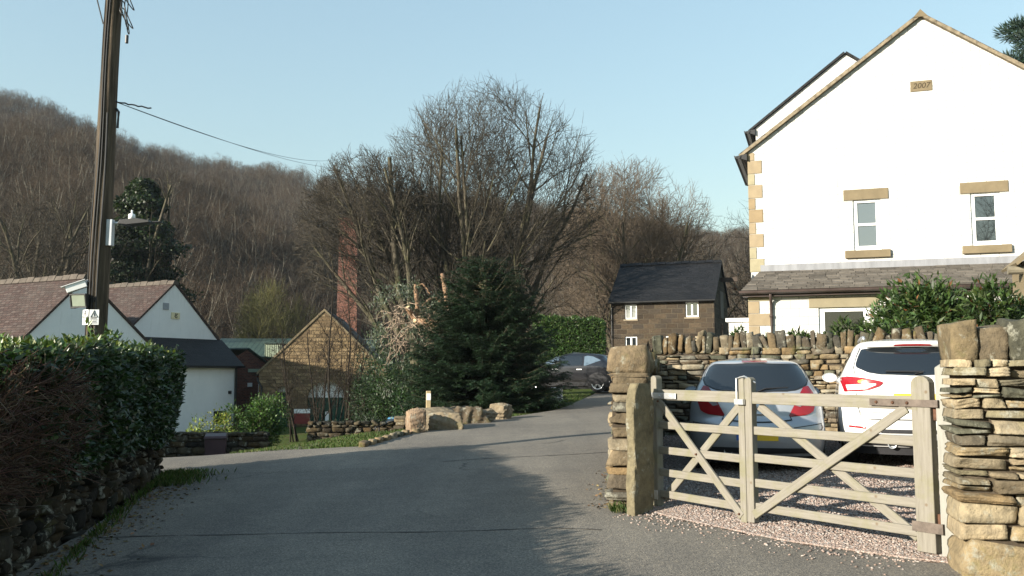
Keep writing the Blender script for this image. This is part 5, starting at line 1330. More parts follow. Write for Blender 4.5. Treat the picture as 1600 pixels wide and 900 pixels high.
# bare brown twigs of the cut-back near end
tb = []
for i in range(4000):
    x = rng.uniform(3.0, 6.0)
    if rng.random() < max(0, (x - 4.5) / 1.5): continue
    z = HB(x) + (HT(x) - .24 - HB(x)) * rng.random(); p = np.array([x, front(x, z) + rng.uniform(-.05, .1), z])
    if rng.random() < .3: p = np.array([x, rng.uniform(-.3, 1.1), HT(x) - .2])
    d = nrm(np.array([rng.normal() * .8, -.5 + rng.normal() * .6, .35 + rng.normal() * .6])); L = rng.uniform(.12, .34)
    mid = p + d * L * .5 + rng.normal(size=3) * .03
    tb.append((np.array([p, mid, p + d * L + rng.normal(size=3) * .04]), np.array([.005, .004, .002])))
v, f = tubes_mesh(tb, 3); cc = np.repeat(varied(rng, len(tb), (.11, .07, .05), .35), 9, 0); fast_mesh('bare_twigs', v, f, TWIGGY, cc[:len(v)], hg)
# ------------------------------------------------------------------ telegraph pole and what hangs on it
PX, PY = -6.1, 13.0; pz0 = gz(PX, PY)
tp = thing('telegraph_pole', 'tall weathered wooden telegraph pole rising out of the laurel hedge', 'pole', (PX - .03, PY, pz0)); tp.rotation_euler = (0, .013, 0)
k = 18; rows = []
for i in range(40):
    z = -.4 + 9.2 * i / 39; r = .158 - .0058 * z
    rows.append([((r + .006 * math.sin(5 * a + 1.3 * math.sin(z * .7)) + .004 * math.sin(11 * a + z)) * math.cos(a) + .012 * math.sin(z * .8), (r + .006 * math.sin(5 * a + 1)) * math.sin(a), z) for a in np.linspace(0, 2 * math.pi, 24, endpoint=False)])
MB().grid(np.array(rows), None, True).build('pole', POLEWOOD, tp, smooth=True)
mb = MB(); rg = np.random.default_rng(4)
for a0, r_, zt in ((-1.9, .011, 8.5), (-1.6, .009, 8.7), (-1.2, .012, 5.4), (-2.3, .008, 7.5)):
    zz = np.linspace(1.0, zt, 24); mb.tube(np.stack([(.162 - .0058 * zz) * math.cos(a0) * 1.03 + .01 * np.sin(zz * 2 + a0), (.162 - .0058 * zz) * math.sin(a0) * 1.03, zz], 1), r_, 5)
mb.build('cables', BLACKP, tp)
# loops of slack cable near the top
mb = MB()
for (x0, z0, w_, h_, ry) in ((.14, 7.15, .10, .42, 0), (.16, 7.3, .16, .26, 0), (.12, 7.05, .2, .3, 0), (.2, 7.2, .06, .55, 0)):
    t = np.linspace(0, 2 * math.pi, 20); mb.tube(np.stack([x0 + w_ * (1 - np.cos(t)) * .5, -.05 + .05 * np.sin(t * 2), z0 - h_ * .5 * (1 - np.cos(t)) + .06 * np.sin(t)], 1), .0085, 5)
mb.tube([(.24, -.04, 6.62), (.24, -.04, 6.50)], .025, 8); mb.tube([(-.14, -.02, 6.8), (-.35, -.1, 7.6), (-.55, -.2, 8.6)], .010, 5); mb.tube([(.12, 0, 5.5), (.16, 0, 5.45), (.16, -.01, 5.2)], .02, 6)
mb.build('cable_loops', BLACKP, tp)
pp0 = np.array([PX + .14, PY, 5.63]); 
oc_ = thing('overhead_cable', 'pair of thin dark overhead cables running from the pole towards the trees', 'cable', tuple(pp0))
end = P(520, 262, 46) - pp0
mb = MB(); t = np.linspace(0, 1, 40)[:, None]
for o_, sg in ((0, .9), (.05, 1.5)): mb.tube(end * t + np.array([0, 0, -1.]) * sg * 4 * t * (1 - t) * .22 + np.array([0, 0, o_]) * t * 8, .0065, 5)
mb.tube(np.stack([np.linspace(0, .5, 12), .12 * np.linspace(0, 1, 12), -.07 * np.linspace(0, 1, 12) + .008 * np.cos(np.linspace(0, 25, 12))], 1), .012, 5)
mb.build('cable', BLACKP, oc_)
# lamp arm
la = thing('street_lamp', 'black flat lantern on a bracket arm with a small white sensor on top', 'lamp', (PX + .14, PY - .02, 3.78))
boxpart('control_box', (-.03, -.06, -.34), (.07, .04, .05), plain('grey_box', (.42, .45, .48), .5), la, .008); boxpart('clamp', (-.13, -.05, -.05), (-.031, .05, .0), GALV, la)
mb = MB(); mb.tube([(.07, 0, 0), (.26, 0, .01)], .018, 8); mb.build('arm', GALV, la)
mb = MB(); mb.prism([(.16, -.02), (.2, .04), (.45, .06), (.62, .03), (.64, 0), (.3, -.035)], -.11, .11, lambda u, w_, q: (u, q, w_)); mb.box((.64, -.07, .005), (.77, .07, .022)); mb.build('lantern', BLACKP, la, bevel=.006)
mb = MB(); mb.lathe([(0, .14), (.012, .138), (.014, .09), (.045, .075), (.05, .0), (0, 0)], Mat((.33, 0, .058)), 16); mb.build('sensor', SIGNWHITE, la, smooth=True)
# camera, floodlight, plates
cm = thing('security_camera', 'white security camera bracketed to the side of the telegraph pole', 'camera', (PX - .15, PY - .12, 2.86)); M = Mat((0, 0, 0), rz=R(200), ry=R(22))
mb = MB(); mb.box((-.04, -.06, -.05), (.24, .06, .05), M); mb.box((-.05, -.075, .05), (.29, .075, .062), M); mb.build('housing', WHITEPAINT, cm, bevel=.006)
mb = MB(); mb.lathe([(0, 0), (.035, .0), (.04, -.02)], M @ Mat((.245, 0, 0), ry=R(90)), 14); mb.build('lens', BLACKP, cm); mb = MB(); mb.tube([(.02, .02, .02), (.1, .06, .1), (.14, .08, .05)], .03, 8); mb.build('bracket', WHITEPAINT, cm, smooth=True)
fl = thing('floodlight', 'square black floodlight with pale glass below the security camera', 'lamp', (PX - .17, PY - .18, 2.62)); M = Mat((0, 0, 0), rz=R(-12), rx=R(12))
mb = MB(); mb.box((-.12, -.02, -.09), (.12, .06, .09), M); mb.box((-.13, -.035, .088), (.13, .02, .1), M); mb.box((-.13, -.035, -.1), (.13, .02, -.088), M); mb.box((-.13, -.035, -.088), (-.115, .02, .088), M); mb.box((.115, -.035, -.088), (.13, .02, .088), M); mb.box((-.18, .02, -.12), (-.1, .12, .02), M); mb.build('casing', BLACKP, fl, bevel=.004)
MB().box((-.105, -.026, -.08), (.105, -.021, .08), M).build('glass', plain('flood_glass', (.22, .25, .2), .2, .1), fl)
MB().box((-.02, .06, -.03), (.2, .14, .03), M).build('bracket', BLACKP, fl)
def danger(name, label, loc, rz, w_, h_):
    s = thing(name, label, 'sign', loc, rz)
    p = boxpart('plate', (-w_ / 2, -.004, 0), (w_ / 2, .0, h_), SIGNWHITE, s)
    tri = [(-.045, h_ * .5), (.045, h_ * .5), (0, h_ * .5 + .095)]
    mb = MB(); mb.tube([(a, -.006, b) for a, b in tri + [tri[0], tri[1]]], .0065, 4); mb.tube([(.004, -.007, h_ * .5 + .065), (-.008, -.007, h_ * .5 + .04), (.008, -.007, h_ * .5 + .04), (-.003, -.007, h_ * .5 + .012)], .005, 4)
    for i in range(4): mb.box((-w_ * .36, -.0065, h_ * .1 + i * .022), (w_ * (.36 - .1 * (i % 2)), -.0045, h_ * .1 + i * .022 + .009))
    mb.build('warning_mark', SIGNDARK, p); return s
danger('warning_plate', 'white warning plate with triangle, right one of two near the pole foot', (PX + .045, PY - .165, 2.27), R(12), .13, .22)
danger('warning_plate', 'white warning plate at the pole centre, left one of two', (PX - .085, PY - .15, 2.27), R(-28), .12, .22)
# grass along the foot of the hedge wall, the verge and the edges
def grass(name, pts, hmin, hmax, col, alt):
    n = len(pts); r_ = np.random.default_rng(len(pts)); h = r_.uniform(hmin, hmax, n)
    a = r_.uniform(0, 6.28, n); tip = np.stack([np.cos(a) * .5, np.sin(a) * .5, np.ones(n)], 1); nor = np.stack([-np.sin(a), np.cos(a), 0 * a + .1], 1)
    v, f, c = leaf_arrays(r_, pts, tip, nor, h, h * .14 + .004, varied(r_, n, col, .3, alt, .2)); o = fast_mesh(name, v, f, GRASSM, c); o['kind'] = 'stuff'; return o
def near_line(p, q, n, w_, side=None):
    p, q = np.array(p, float), np.array(q, float); t = rng.random(n)[:, None]; d = (q - p) / np.linalg.norm(q - p); nn = np.array([d[1], -d[0]])
    o = np.abs(rng.normal(size=(n, 1))) * w_; pts = p * (1 - t) + q * t + nn * o
    return np.concatenate([pts, g(pts[:, 0], pts[:, 1])[:, None]], 1)
gp_ = [near_line((-4.95, 12.0), (-5.2, 13.6), 2200, .3), near_line((-3.5, 6.6), (-4.9, 12), 500, .08)]
def in_band(y0, y1, off0, off1, n):
    y = rng.uniform(y0, y1, n); x = edge_x(y) - rng.uniform(off0, off1, n); return np.stack([x, y, g(x, y) - .05], 1)
gp_ += [in_band(16.9, 20.5, .1, 2.6, 9000), in_band(20.5, 25, .05, 1.0, 3500), in_band(27.5, 37, .15, 3.2, 9000)]
m_ = rng.uniform(0, 1, 700)
gp_.append(np.stack([1.0 + .35 * rng.random(700), 9.0 + .4 * rng.random(700), gz(1.2, 9.2) + 0 * m_], 1)[:250])
grass('grass', np.concatenate(gp_), .04, .11, (.05, .085, .018), (.11, .11, .045))
# fallen leaves and grit at the foot of the wall
lp = np.concatenate([near_line((-3.65, 6.2), (-5.05, 13.4), 900, .28), near_line((1.0, 9.3), (1.5, 12.5), 120, -.12) , in_band(20, 26, -.35, .2, 260)])
rg = np.random.default_rng(9); n = len(lp); lp[:, 2] += .012
v, f, c = leaf_arrays(rg, lp, nrm(np.concatenate([rg.normal(size=(n, 2)), .15 * rg.normal(size=(n, 1))], 1)), np.array([0, 0, 1.]) + .4 * rg.normal(size=(n, 3)), rg.uniform(.03, .07, n), rg.uniform(.02, .04, n), varied(rg, n, (.13, .085, .045), .4, (.2, .16, .08), .3))
o = fast_mesh('fallen_leaves', v, f, TWIGGY, c); o['kind'] = 'stuff'
# ------------------------------------------------------------------ middle distance
rng = np.random.default_rng(303)
sb = ((757 - 800) / F * 28, 28.0)
conifer('spruce_tree', 'dense dark green spruce, broad and conical, beside the lane', (sb[0], sb[1], gz(*sb)), rng, 4.85, [(0, 2.55), (.08, 2.6), (.2, 2.5), (.36, 2.2), (.5, 1.9), (.7, 1.5), (.82, 1.15), (.93, .75), (1, .3)], 780, (.018, .036, .017))
# boulders along the verge
def boulder(label, px, Y, hx, hy, hz, rz, seed, col):
    x = (px - 800) / F * Y; r_ = np.random.default_rng(seed); t = thing('boulder', label, 'boulder', (x, Y, gz(x, Y)), rz, 'boulders along the grass verge')
    tv, tf = _cube_tpl(25); v = tv * .62 + nrm(tv) * .5
    v = v + np.einsum('pi,ij->pj', v, r_.normal(size=(3, 3)) * .14)
    for o in range(9):
        kx = r_.normal(size=3) * (1.4 + 1.6 * o); v = v + (1 - 2 * np.abs(np.sin(v @ kx + r_.uniform(0, 6))))[:, None] * nrm(v) * (.10 / (1 + .7 * o))
    v = v * np.array([hx, hy, hz]) + np.array([0, 0, hz * .72]); fast_mesh('rock', v, tf, BOULDER, np.broadcast_to(np.array(col), v.shape), t, smooth=True)
    return t
boulder('upright reddish boulder at the near end of the row on the verge', 651, 19.9, .19, .2, .27, .2, 1, (.23, .175, .13))
boulder('long sloping mossy boulder, the largest on the verge', 682, 20.6, .52, .24, .25, -.15, 2, (.19, .165, .125))
boulder('dark squat boulder half hidden between two paler ones on the verge', 724, 22.1, .40, .26, .25, .3, 3, (.12, .10, .075))
boulder('pale rounded boulder before the foot of the spruce', 757, 22.5, .33, .24, .20, .6, 4, (.22, .19, .145))
boulder('smallest boulder at the far end of the verge row', 783, 23.4, .23, .2, .21, 1.1, 5, (.20, .17, .125))
# stone kerb of the verge
ky = np.linspace(16.75, 20.0, 9); kb = MB(); bx = []
for a, b in zip(ky[:-1], ky[1:]): bx.append((float(edge_x((a + b) / 2)) - .06, (a + b) / 2, gz(float(edge_x(a)), a) + .02, .07, (b - a) / 2 - .01, .07))
v, f, c = stones(rng, bx, None, .2, .08, False, STONE_COLS[:4] * 1.1, .0); o = fast_mesh('kerb', v, f, STONE, c, smooth=True); o['kind'] = 'structure'
bo = thing('timber_bollard', 'short square timber bollard with a white reflector behind the long boulder', 'bollard', (-2.02, 21.6, gz(-2.02, 21.6)), R(10)); boxpart('post', (-.055, -.055, -.2), (.055, .055, .84), plain('bollard_timber', (.36, .28, .16), .85, .2, 5), bo, .008); boxpart('reflector', (-.05, -.062, .62), (.05, -.056, .78), SIGNWHITE, bo)
# handrail on the sunken path
hr = thing('handrail', 'thin dark metal handrail sloping down beside the sunken path', 'handrail', (-5.1, 27, gz(-5.1, 27)))
a_ = P(587, 668, 27) - np.array([-5.1, 27, gz(-5.1, 27)]); b_ = P(650, 646, 29) - np.array([-5.1, 27, gz(-5.1, 27)])
MB().tube([a_ - np.array([0.05, 0, .06]), a_, b_], .024, 8).build('rail', DARKTRIM, hr); 
for q in (.08, .55, .97):
    p_ = a_ * (1 - q) + b_ * q; MB().tube([(p_[0], p_[1], -.5), tuple(p_)], .02, 8).build('baluster', DARKTRIM, hr)
# low yard walls and bins beyond the crest; stone colours darkened for shade
wall_thing('yard_wall', 'low shade-darkened stone wall behind the brown bin below the crest of the lane', (-14.5, 26.0), (-7.1, 26.2), lambda x: 1.12, .4, rng, .1, .2, .2, .5, SHADESTONE, dict(w=(.2, .4), h=(.08, .12), d=.44), 0, .2, cols=STONE_COLS * .38)
wall_thing('yard_wall', 'mossy low stone wall before the arched doors of the hall', (-6.6, 29.0), (-3.4, 29.4), lambda x: 1.0, .4, rng, .1, .2, .2, .5, SHADESTONE, dict(w=(.2, .4), h=(.08, .12), d=.44), 0, .2, cols=STONE_COLS * .38)
wall_thing('yard_wall', 'end wall of the sunken path under the handrail', (-3.3, 26.3), (-2.6, 27.6), lambda x: .75, .35, rng, .1, .18, .2, .4, SHADESTONE, dict(w=(.3, .5), h=(.06, .09), d=.4), 0, .1, cols=STONE_COLS * .38)
bn = thing('wheelie_bin', 'brown wheeled bin with its lid shut against the low yard wall', 'bin', (-8.25, 25.0, gz(-8.25, 25)), R(16))
mb = MB(); mb.add([(-.24, -.27, .06), (.24, -.27, .06), (.24, .22, .06), (-.24, .22, .06), (-.29, -.35, .98), (.29, -.35, .98), (.29, .30, .98), (-.29, .30, .98)], [(0, 3, 2, 1), (4, 5, 6, 7), (0, 1, 5, 4), (1, 2, 6, 5), (2, 3, 7, 6), (3, 0, 4, 7)]); mb.build('body', BIN, bn, bevel=.02)
mb = MB(); mb.add([(-.31, -.40, .985), (.31, -.40, .985), (.31, .33, .985), (-.31, .33, .985), (-.28, -.36, 1.05), (.28, -.36, 1.05), (.28, .33, 1.09), (-.28, .33, 1.09)], [(0, 3, 2, 1), (4, 5, 6, 7), (0, 1, 5, 4), (1, 2, 6, 5), (2, 3, 7, 6), (3, 0, 4, 7)]); mb.tube([(-.25, .36, 1.0), (.25, .36, 1.0)], .02, 6); mb.build('lid', BIN, bn, bevel=.015)
for s_ in (-1, 1): MB().lathe([(0, -.03), (.1, -.03), (.1, .03), (0, .03)], Mat((s_ * .27, .24, .1), ry=R(90)), 16).build('wheel', TYRE, bn)
# shrubs
def shrub(label, px, Y, radii, n, L, W, col, **k):
    x = (px - 800) / F * Y; return bush(k.pop('name', 'shrub'), label, (x, Y, gz(x, Y) if 'z' not in k else k.pop('z')), np.random.default_rng(int(px * 7 + Y)), radii, n, L, W, col, **k)
shrub('rounded bright green bush beyond the yard wall beside the cottage lean-to', 408, 31, (1.15, 1.0, 1.75), 5200, .12, .06, (.06, .11, .025))
shrub('small yellow-green shrub at the foot of the white cottage wall', 305, 29, (.55, .4, 1.25), 700, .13, .06, (.17, .21, .04))
shrub('yellow-leaved low shrub before the cottage lean-to window', 342, 29.5, (.6, .4, 1.3), 700, .13, .06, (.19, .21, .045))
shrub('dark rhododendron mass left of the spruce above the sunken path', 606, 33, (1.35, 1.2, 2.7), 7000, .16, .055, (.022, .042, .017), alt=(.05, .08, .04), altp=.1)
shrub('dark evergreen shrub filling the gap against the left flank of the spruce', 632, 32, (1.3, 1.1, 2.7), 6000, .15, .055, (.03, .055, .02), alt=(.07, .10, .05), altp=.12)
shrub('low dark undergrowth shrub at the foot of the thin saplings', 545, 31, (1.2, .9, 1.0), 2600, .14, .05, (.02, .034, .014))
shrub('bright-edged dark green shrub on the spruce left shoulder', 655, 30, (.8, .8, 2.2), 3600, .12, .05, (.035, .07, .024))
shrub('loose grey-green sprays of leaves hanging before the right side of the hall', 585, 36, (1.1, 1.1, 3.9), 2600, .20, .05, (.09, .115, .075), shell=.2)
shrub('pale spiny bare shrub growing before the dark barn windows', 1010, 46.5, (1.5, .8, 2.7), 900, .06, .02, (.10, .105, .05), stems=90, shell=.1)
# the topped eucalyptus
eu = thing('lopped_tree', 'half felled tree with orange peeling stubs, cut boughs and grey leaves', 'tree', ((655 - 800) / F * 31, 31, gz((655 - 800) / F * 31, 31)))
eo = np.array([(655 - 800) / F * 31, 31, gz((655 - 800) / F * 31, 31)])
def Q(px, py, dy=0): return P(px, py, 31 + dy) - eo
mb = MB(); mb.tube([Q(655, 640), Q(650, 580), Q(648, 530), Q(652, 502)], [.24, .2, .17, .15], 10); mb.build('trunk', BARK, eu, smooth=True)
mb = MB()
for pts, r0, r1 in (([Q(652, 505), Q(662, 502, -.2), Q(688, 508, -.6)], .15, .14), ([Q(652, 503), Q(644, 492, -.1), Q(637, 481, -.3)], .10, .085), ([Q(653, 502), Q(652, 480), Q(651, 466), Q(648, 444, .1)], .09, .06), ([Q(700, 482), Q(697, 460, .2), Q(691, 428, .4)], .10, .075), ([Q(660, 478), Q(672, 467), Q(684, 466), Q(697, 480, .1)], .045, .06), ([Q(652, 447), Q(660, 443), Q(668, 452), Q(672, 460)], .035, .02)):
    pts = np.array(pts); t = np.linspace(0, 1, len(pts)); tt_ = np.linspace(0, 1, 12); pts = np.stack([np.interp(tt_, t, pts[:, i]) for i in range(3)], 1); pts[1:-1] += rng.normal(size=(10, 3)) * .012
    mb.tube(pts, np.linspace(r0, r1, 12) * rng.uniform(.9, 1.12, 12), 9)
mb.build('boughs', EUCBARK, eu, smooth=True)
mb = MB()
for c_, n_, r_ in ((Q(688.5, 508, -.62), (.8, -.5, -.1), .138), (Q(636.6, 480, -.31), (-.4, -.4, .8), .083), (Q(648, 501, -.22), (-.4, -.9, 0), .07)):
    M = Matrix.Translation(c_.tolist()) @ Vector(n_).to_track_quat('Z', 'Y').to_matrix().to_4x4(); MB().lathe([(0, .012), (r_, .008), (r_, -.01)], M, 16).build('cut_face', CUTWOOD, eu)
tb = []
for i in range(120):
    p = Q(rng.uniform(610, 705), rng.uniform(478, 545), rng.normal() * .35); pts = [p]; d = nrm(np.array([rng.normal() - .6, rng.normal() * .5, -.3 + rng.normal() * .5]))
    for j in range(9): d = nrm(d + rng.normal(size=3) * .35 - np.array([0.02, 0, .10])); p = p + d * .13; pts.append(p)
    tb.append((np.array(pts), np.linspace(rng.uniform(.012, .03), .005, 10)))
v, f = tubes_mesh(tb, 5); fast_mesh('hanging_branches', v, f, plain('pale_branch', (.27, .205, .15), .85, .35, 4), parent=eu, smooth=True)
n = 4000; cl = np.array([Q(rng.uniform(585, 700), rng.uniform(445, 610), rng.normal() * .5) for _ in range(60)]); kq = rng.integers(0, 60, n)
pos = cl[kq] + rng.normal(size=(n, 3)) * .17; v, f, c = leaf_arrays(rng, pos, rng.normal(size=(n, 3)) * .6 - np.array([0, 0, .8]), rng.normal(size=(n, 3)), rng.uniform(.09, .17, n), rng.uniform(.025, .04, n), varied(rng, n, (.085, .105, .07), .4, (.2, .22, .17), .1)); fast_mesh('foliage', v, f, LEAFM, c, eu)
# clipped conifer hedge behind the dark car
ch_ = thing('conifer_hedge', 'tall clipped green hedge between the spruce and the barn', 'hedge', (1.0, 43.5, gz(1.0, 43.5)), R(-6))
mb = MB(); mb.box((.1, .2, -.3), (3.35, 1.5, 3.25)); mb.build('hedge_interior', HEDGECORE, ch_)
def hp(n):
    s_ = rng.random(n); x = np.where(s_ < .84, rng.uniform(0, 3.45, n), 3.45 + rng.normal(size=n) * .04); y = np.where(s_ < .7, .05 + np.abs(rng.normal(size=n)) * .08, rng.uniform(0, 1.6, n)); zt = 3.5 - .05 * x + .06 * np.sin(x * 7)
    z = np.where((s_ > .7) & (s_ < .84), zt + rng.normal(size=n) * .06, rng.uniform(0, 1, n) * zt); out = np.stack([np.where(s_ > .84, 1.0, 0), np.where(s_ < .7, -1.0, 0), np.where((s_ > .7) & (s_ < .84), 1.0, .2)], 1); return np.stack([x, y, z], 1), out
v, f, c = hedge_leaves(rng, hp, 15000, .15, .06, (.035, .072, .016), .4, (.08, .13, .03), .12); fast_mesh('foliage', v, f, LEAFM, c, ch_)
# white box by the spruce
wb = thing('white_box', 'small white box with a lid on the grass before the dark car', 'box', ((870 - 800) / F * 31.5, 31.5, gz((870 - 800) / F * 31.5, 31.5)), R(-10)); boxpart('tub', (-.2, -.15, 0), (.18, .18, .44), WHITEPAINT, wb, .01); boxpart('rim', (-.215, -.165, .44), (.195, .195, .475), WHITEPAINT, wb, .006)
# planting behind the back wall
shrub('large glossy evergreen shrub overhanging the back wall under the lean-to roof', 1488, 17.6, (1.55, 1.0, 1.72), 11000, .19, .06, (.05, .085, .024), z=1.75, alt=(.2, .09, .04), altp=.03, lobes=9)
shrub('evergreen shrub at the picture edge behind the right hand wall', 1578, 17.0, (1.0, 1.0, 1.42), 7500, .19, .06, (.05, .08, .024), z=1.75, alt=(.2, .09, .04), altp=.03)
for i, (px, rx, rz, lab) in enumerate([(1400, .55, .62, 'low leafy trail of evergreen below the large shrub on the wall top'), (1330, .5, .55, 'leafy trail over the coping below the garden window'), (1262, .45, .34, 'thin trailing plant on the coping left of the garden window'), (1215, .22, .26, 'small tuft of leaves on the wall top by the downpipe'), (1148, .2, .45, 'little upright sprig of leaves above the wall near the barn corner')]):
    shrub(lab, px, 17.0 - (px - 1148) / 350 * 1.1, (rx, .3, rz), int(1500 * rx), .16, .05, (.05, .08, .024), z=1.95, name='trailing_plant', cat='plant', lobes=5, stems=6)
gb_ = boulder('flat pale rock showing above the coping by the barn corner', 1122, 19.5, .55, .3, .2, -.2, 9, (.33, .29, .22)); gb_.location.z = 1.98; gb_['group'] = ''
del gb_['group']
# plant pot on the wall by the right edge
pt = thing('terracotta_pot', 'rim of a buff terracotta pot standing behind the right hand wall', 'pot', (4.02, 6.95, 1.18)); mb = MB(); mb.lathe([(0, 0), (.14, 0), (.19, .42), (.215, .42), (.215, .5), (.17, .5), (.15, .1)], None, 24); mb.build('pot', plain('buff_clay', (.45, .29, .15), .8, .12, 5), pt, smooth=True)
boxpart('stand', (-.15, -.15, -1.2), (.15, .15, -.002), SANDSTONE, pt)
# pine at the top right
pn_ = thing('pine_tree', 'blue-green pine branch tips showing beside the house roof', 'tree', (23.2, 38.0, .7)); MB().tube([(0, 0, -.3), (.3, 0, 8), (0, 0, 16.5)], [.4, .28, .06], 9).build('trunk', BARK, pn_, smooth=True)
n = 30000; rg = np.random.default_rng(71); cl = np.stack([rg.uniform(-3.2, 3.2, 60), rg.uniform(-2.6, 2.6, 60), rg.uniform(8.5, 16.2, 60)], 1); cl[:, :2] *= np.interp(cl[:, 2], [8, 12, 16.5], [1.1, .9, .3])[:, None]
kq = rg.integers(0, 60, n); d = nrm(rg.normal(size=(n, 3))); pos = cl[kq] + d * np.array([.75, .75, .35]) * rg.random((n, 1)) ** .5
v, f, c = leaf_arrays(rg, pos, d + np.array([0, 0, .5]), rg.normal(size=(n, 3)), rg.uniform(.18, .34, n), .045, varied(rg, n, (.022, .042, .028), .3)); fast_mesh('foliage', v, f, NEEDLE, c, pn_)
tb = [(np.array([(0.1, 0, c_[2] - .8), c_ * .5 + np.array([0, 0, .5 * c_[2] - .4]), c_]), np.array([.07, .05, .02])) for c_ in cl]
v, f = tubes_mesh(tb, 5); fast_mesh('branches', v, f, BARK, parent=pn_)
# ------------------------------------------------------------------ cars
def finish_car(t, cf, z0, paint, wheels, wr, spokes=5):
    mb = MB(); B = cf.body(z0); mb.grid(B, None, True); 
    mb.add(B[-1], [tuple(range(B.shape[1]))]); o = mb.build('body', paint, t, smooth=True)
    mb = MB(); mb.add(np.concatenate([B[0] * np.array([.93, .985, 1]) + np.array([0, .03, .02]), B[0] * np.array([.88, .97, 0]) + np.array([0, .06, z0 - .10])]), [tuple(range(B.shape[1]))[::-1]] + [(i, (i + 1) % B.shape[1], B.shape[1] + (i + 1) % B.shape[1], B.shape[1] + i) for i in range(B.shape[1])] + [tuple(range(B.shape[1], 2 * B.shape[1]))]); mb.build('underbody', DARKTRIM, t)
    for y in wheels:
        arch = [(y + (wr + .07) * math.cos(a), wr + (wr + .07) * math.sin(a)) for a in np.linspace(-.35, math.pi + .35, 24)]
        sided(t, cf, 'wheel_arch', arch, .004, 16, 18, DARKTRIM)
        for s in (1, -1): wheel(t, s * (cf.w(.35) - .10), y, wr, .21, s, spokes)
    return o
def mirror_part(t, x, y, z, paint, sides=(1, -1)):
    for s in sides:
        mb = MB(); M = Mat((s * (x + .10), y, z)); a = np.linspace(0, 2 * math.pi, 16, endpoint=False)
        rows = [[(s * .11 * r_ * math.cos(q), yy, .075 * r_ * math.sin(q)) for q in a] for yy, r_ in ((0, .92), (-.01, 1), (.05, 1), (.10, .8), (.13, .4))]
        mb.grid(xf(M, np.array(rows).reshape(-1, 3)).reshape(5, 16, 3), None, True); mb.tube([(s * (x - .05), y + .05, z - .05), (s * (x + .05), y + .04, z - .02)], .03, 8)
        o = mb.build('door_mirror', paint, t, smooth=True)
        MB().add(xf(M, np.array([(s * .095 * math.cos(q), -.004, .065 * math.sin(q)) for q in a])), [tuple(range(16))]).build('mirror_glass', glass('mirror_silver', (.35, .42, .5), .02) if 'mirror_silver' not in bpy.data.materials else bpy.data.materials['mirror_silver'], o)
def sided(t, cf, name, poly, off, rows, cols, mat):
    for s in (1, -1):
        mb = MB(); cf.side_patch(mb, poly, off, rows, cols, (s,)); mb.build(name, mat, t, smooth=True)
def sym(half): return [(x, z) for x, z in half] + [(-x, z) for x, z in half[::-1]]
def place(name, label, X, Y, hx, hy, group=None):
    return thing(name, label, 'car', (X, Y, gz(X, Y) + .02), math.atan2(-hx, hy), group)
# --- silver hatchback
c1 = CarForm([.18, .3, .42, .58, .66, .70, .82, .95, 1.02, 1.10, 1.22, 1.34, 1.40, 1.43, 1.455, 1.47, 1.488], [.12, .03, 0, .0, .015, .06, .075, .10, .14, .20, .29, .385, .43, .40, .46, .75, 1.5],
             [.18, .4, .6, .72, .82, .92, 1.2, 1.4, 1.46, 1.488], [3.82, 3.98, 3.97, 3.9, 3.65, 3.1, 2.72, 2.25, 2.0, 1.55],
             [.18, .35, .55, .75, .9, 1.0, 1.15, 1.3, 1.40, 1.445, 1.47, 1.488], [.80, .845, .857, .85, .83, .80, .73, .655, .585, .53, .42, .12], 1.488, .46, .8, 2.6)
t = place('parked_car', 'silver hatchback parked behind the narrower gate leaf, seen from the rear', 3.09, 11.3, .235, .97)
finish_car(t, c1, .24, SILVER, (.72, 3.2), .31)
mb = MB(); c1.rear_patch(mb, sym([(.0, 1.045), (.30, 1.05), (.50, 1.075), (.625, 1.13), (.655, 1.19), (.63, 1.27), (.585, 1.36), (.53, 1.392), (.3, 1.405), (0, 1.408)]), .006, 30, 40); mb.build('rear_window', CARGLASS, t, smooth=True)
mb = MB(); c1.rear_patch(mb, sym([(0, 1.032), (.31, 1.037), (.51, 1.062), (.645, 1.122), (.672, 1.19), (.645, 1.28), (.6, 1.372), (.54, 1.405), (.3, 1.418), (0, 1.42)]), .003, 30, 40); mb.build('window_seal', BLACKP, t, smooth=True)
mb = MB(); c1.rear_patch(mb, sym([(0, 1.425), (.16, 1.425), (.16, 1.452), (0, 1.452)]), .012, 6, 20); mb.build('brake_light', REDLAMP, t, smooth=True)
for s in (1, -1):
    lm = [(.735, .90), (.70, .80), (.62, .755), (.42, .735), (.395, .75), (.545, 1.03), (.60, 1.115), (.66, 1.12), (.715, 1.04)]
    mb = MB(); c1.rear_patch(mb, [(s * a, b) for a, b in lm], .012, 24, 16); tl_ = mb.build('tail_lamp', REDLAMP, t, smooth=True)
    mb = MB(); c1.rear_patch(mb, [(s * a, b) for a, b in [(.66, .97), (.54, .86), (.47, .87), (.56, 1.0)]], .018, 10, 8); mb.build('clear_section', plain('smoked_lamp', (.22, .19, .20), .15, .2, 12, .6) if s == 1 else bpy.data.materials['smoked_lamp'], tl_, smooth=True)
mb = MB()
rear_line(c1, mb, [(x, .665 + .03 * (x / .42) ** 2) for x in np.linspace(-.42, .42, 24)], .016); 
for s in (1, -1):
    rear_line(c1, mb, [(s * .405, .75), (s * .415, .72), (s * .43, .69)], .010); rear_line(c1, mb, [(s * .665, 1.10), (s * .69, 1.2), (s * .665, 1.29), (s * .61, 1.39)], .009)
    rear_line(c1, mb, [(s * x, .60 + .05 * ((x - .45) / .35)) for x in np.linspace(.45, .80, 12)], .010); rear_line(c1, mb, [(s * x, .52 + .05 * ((x - .45) / .35)) for x in np.linspace(.5, .80, 12)], .008); rear_line(c1, mb, [(s * .795, .57), (s * .81, .60), (s * .795, .64)], .008)
mb.build('panel_gap', BLACKP, t)
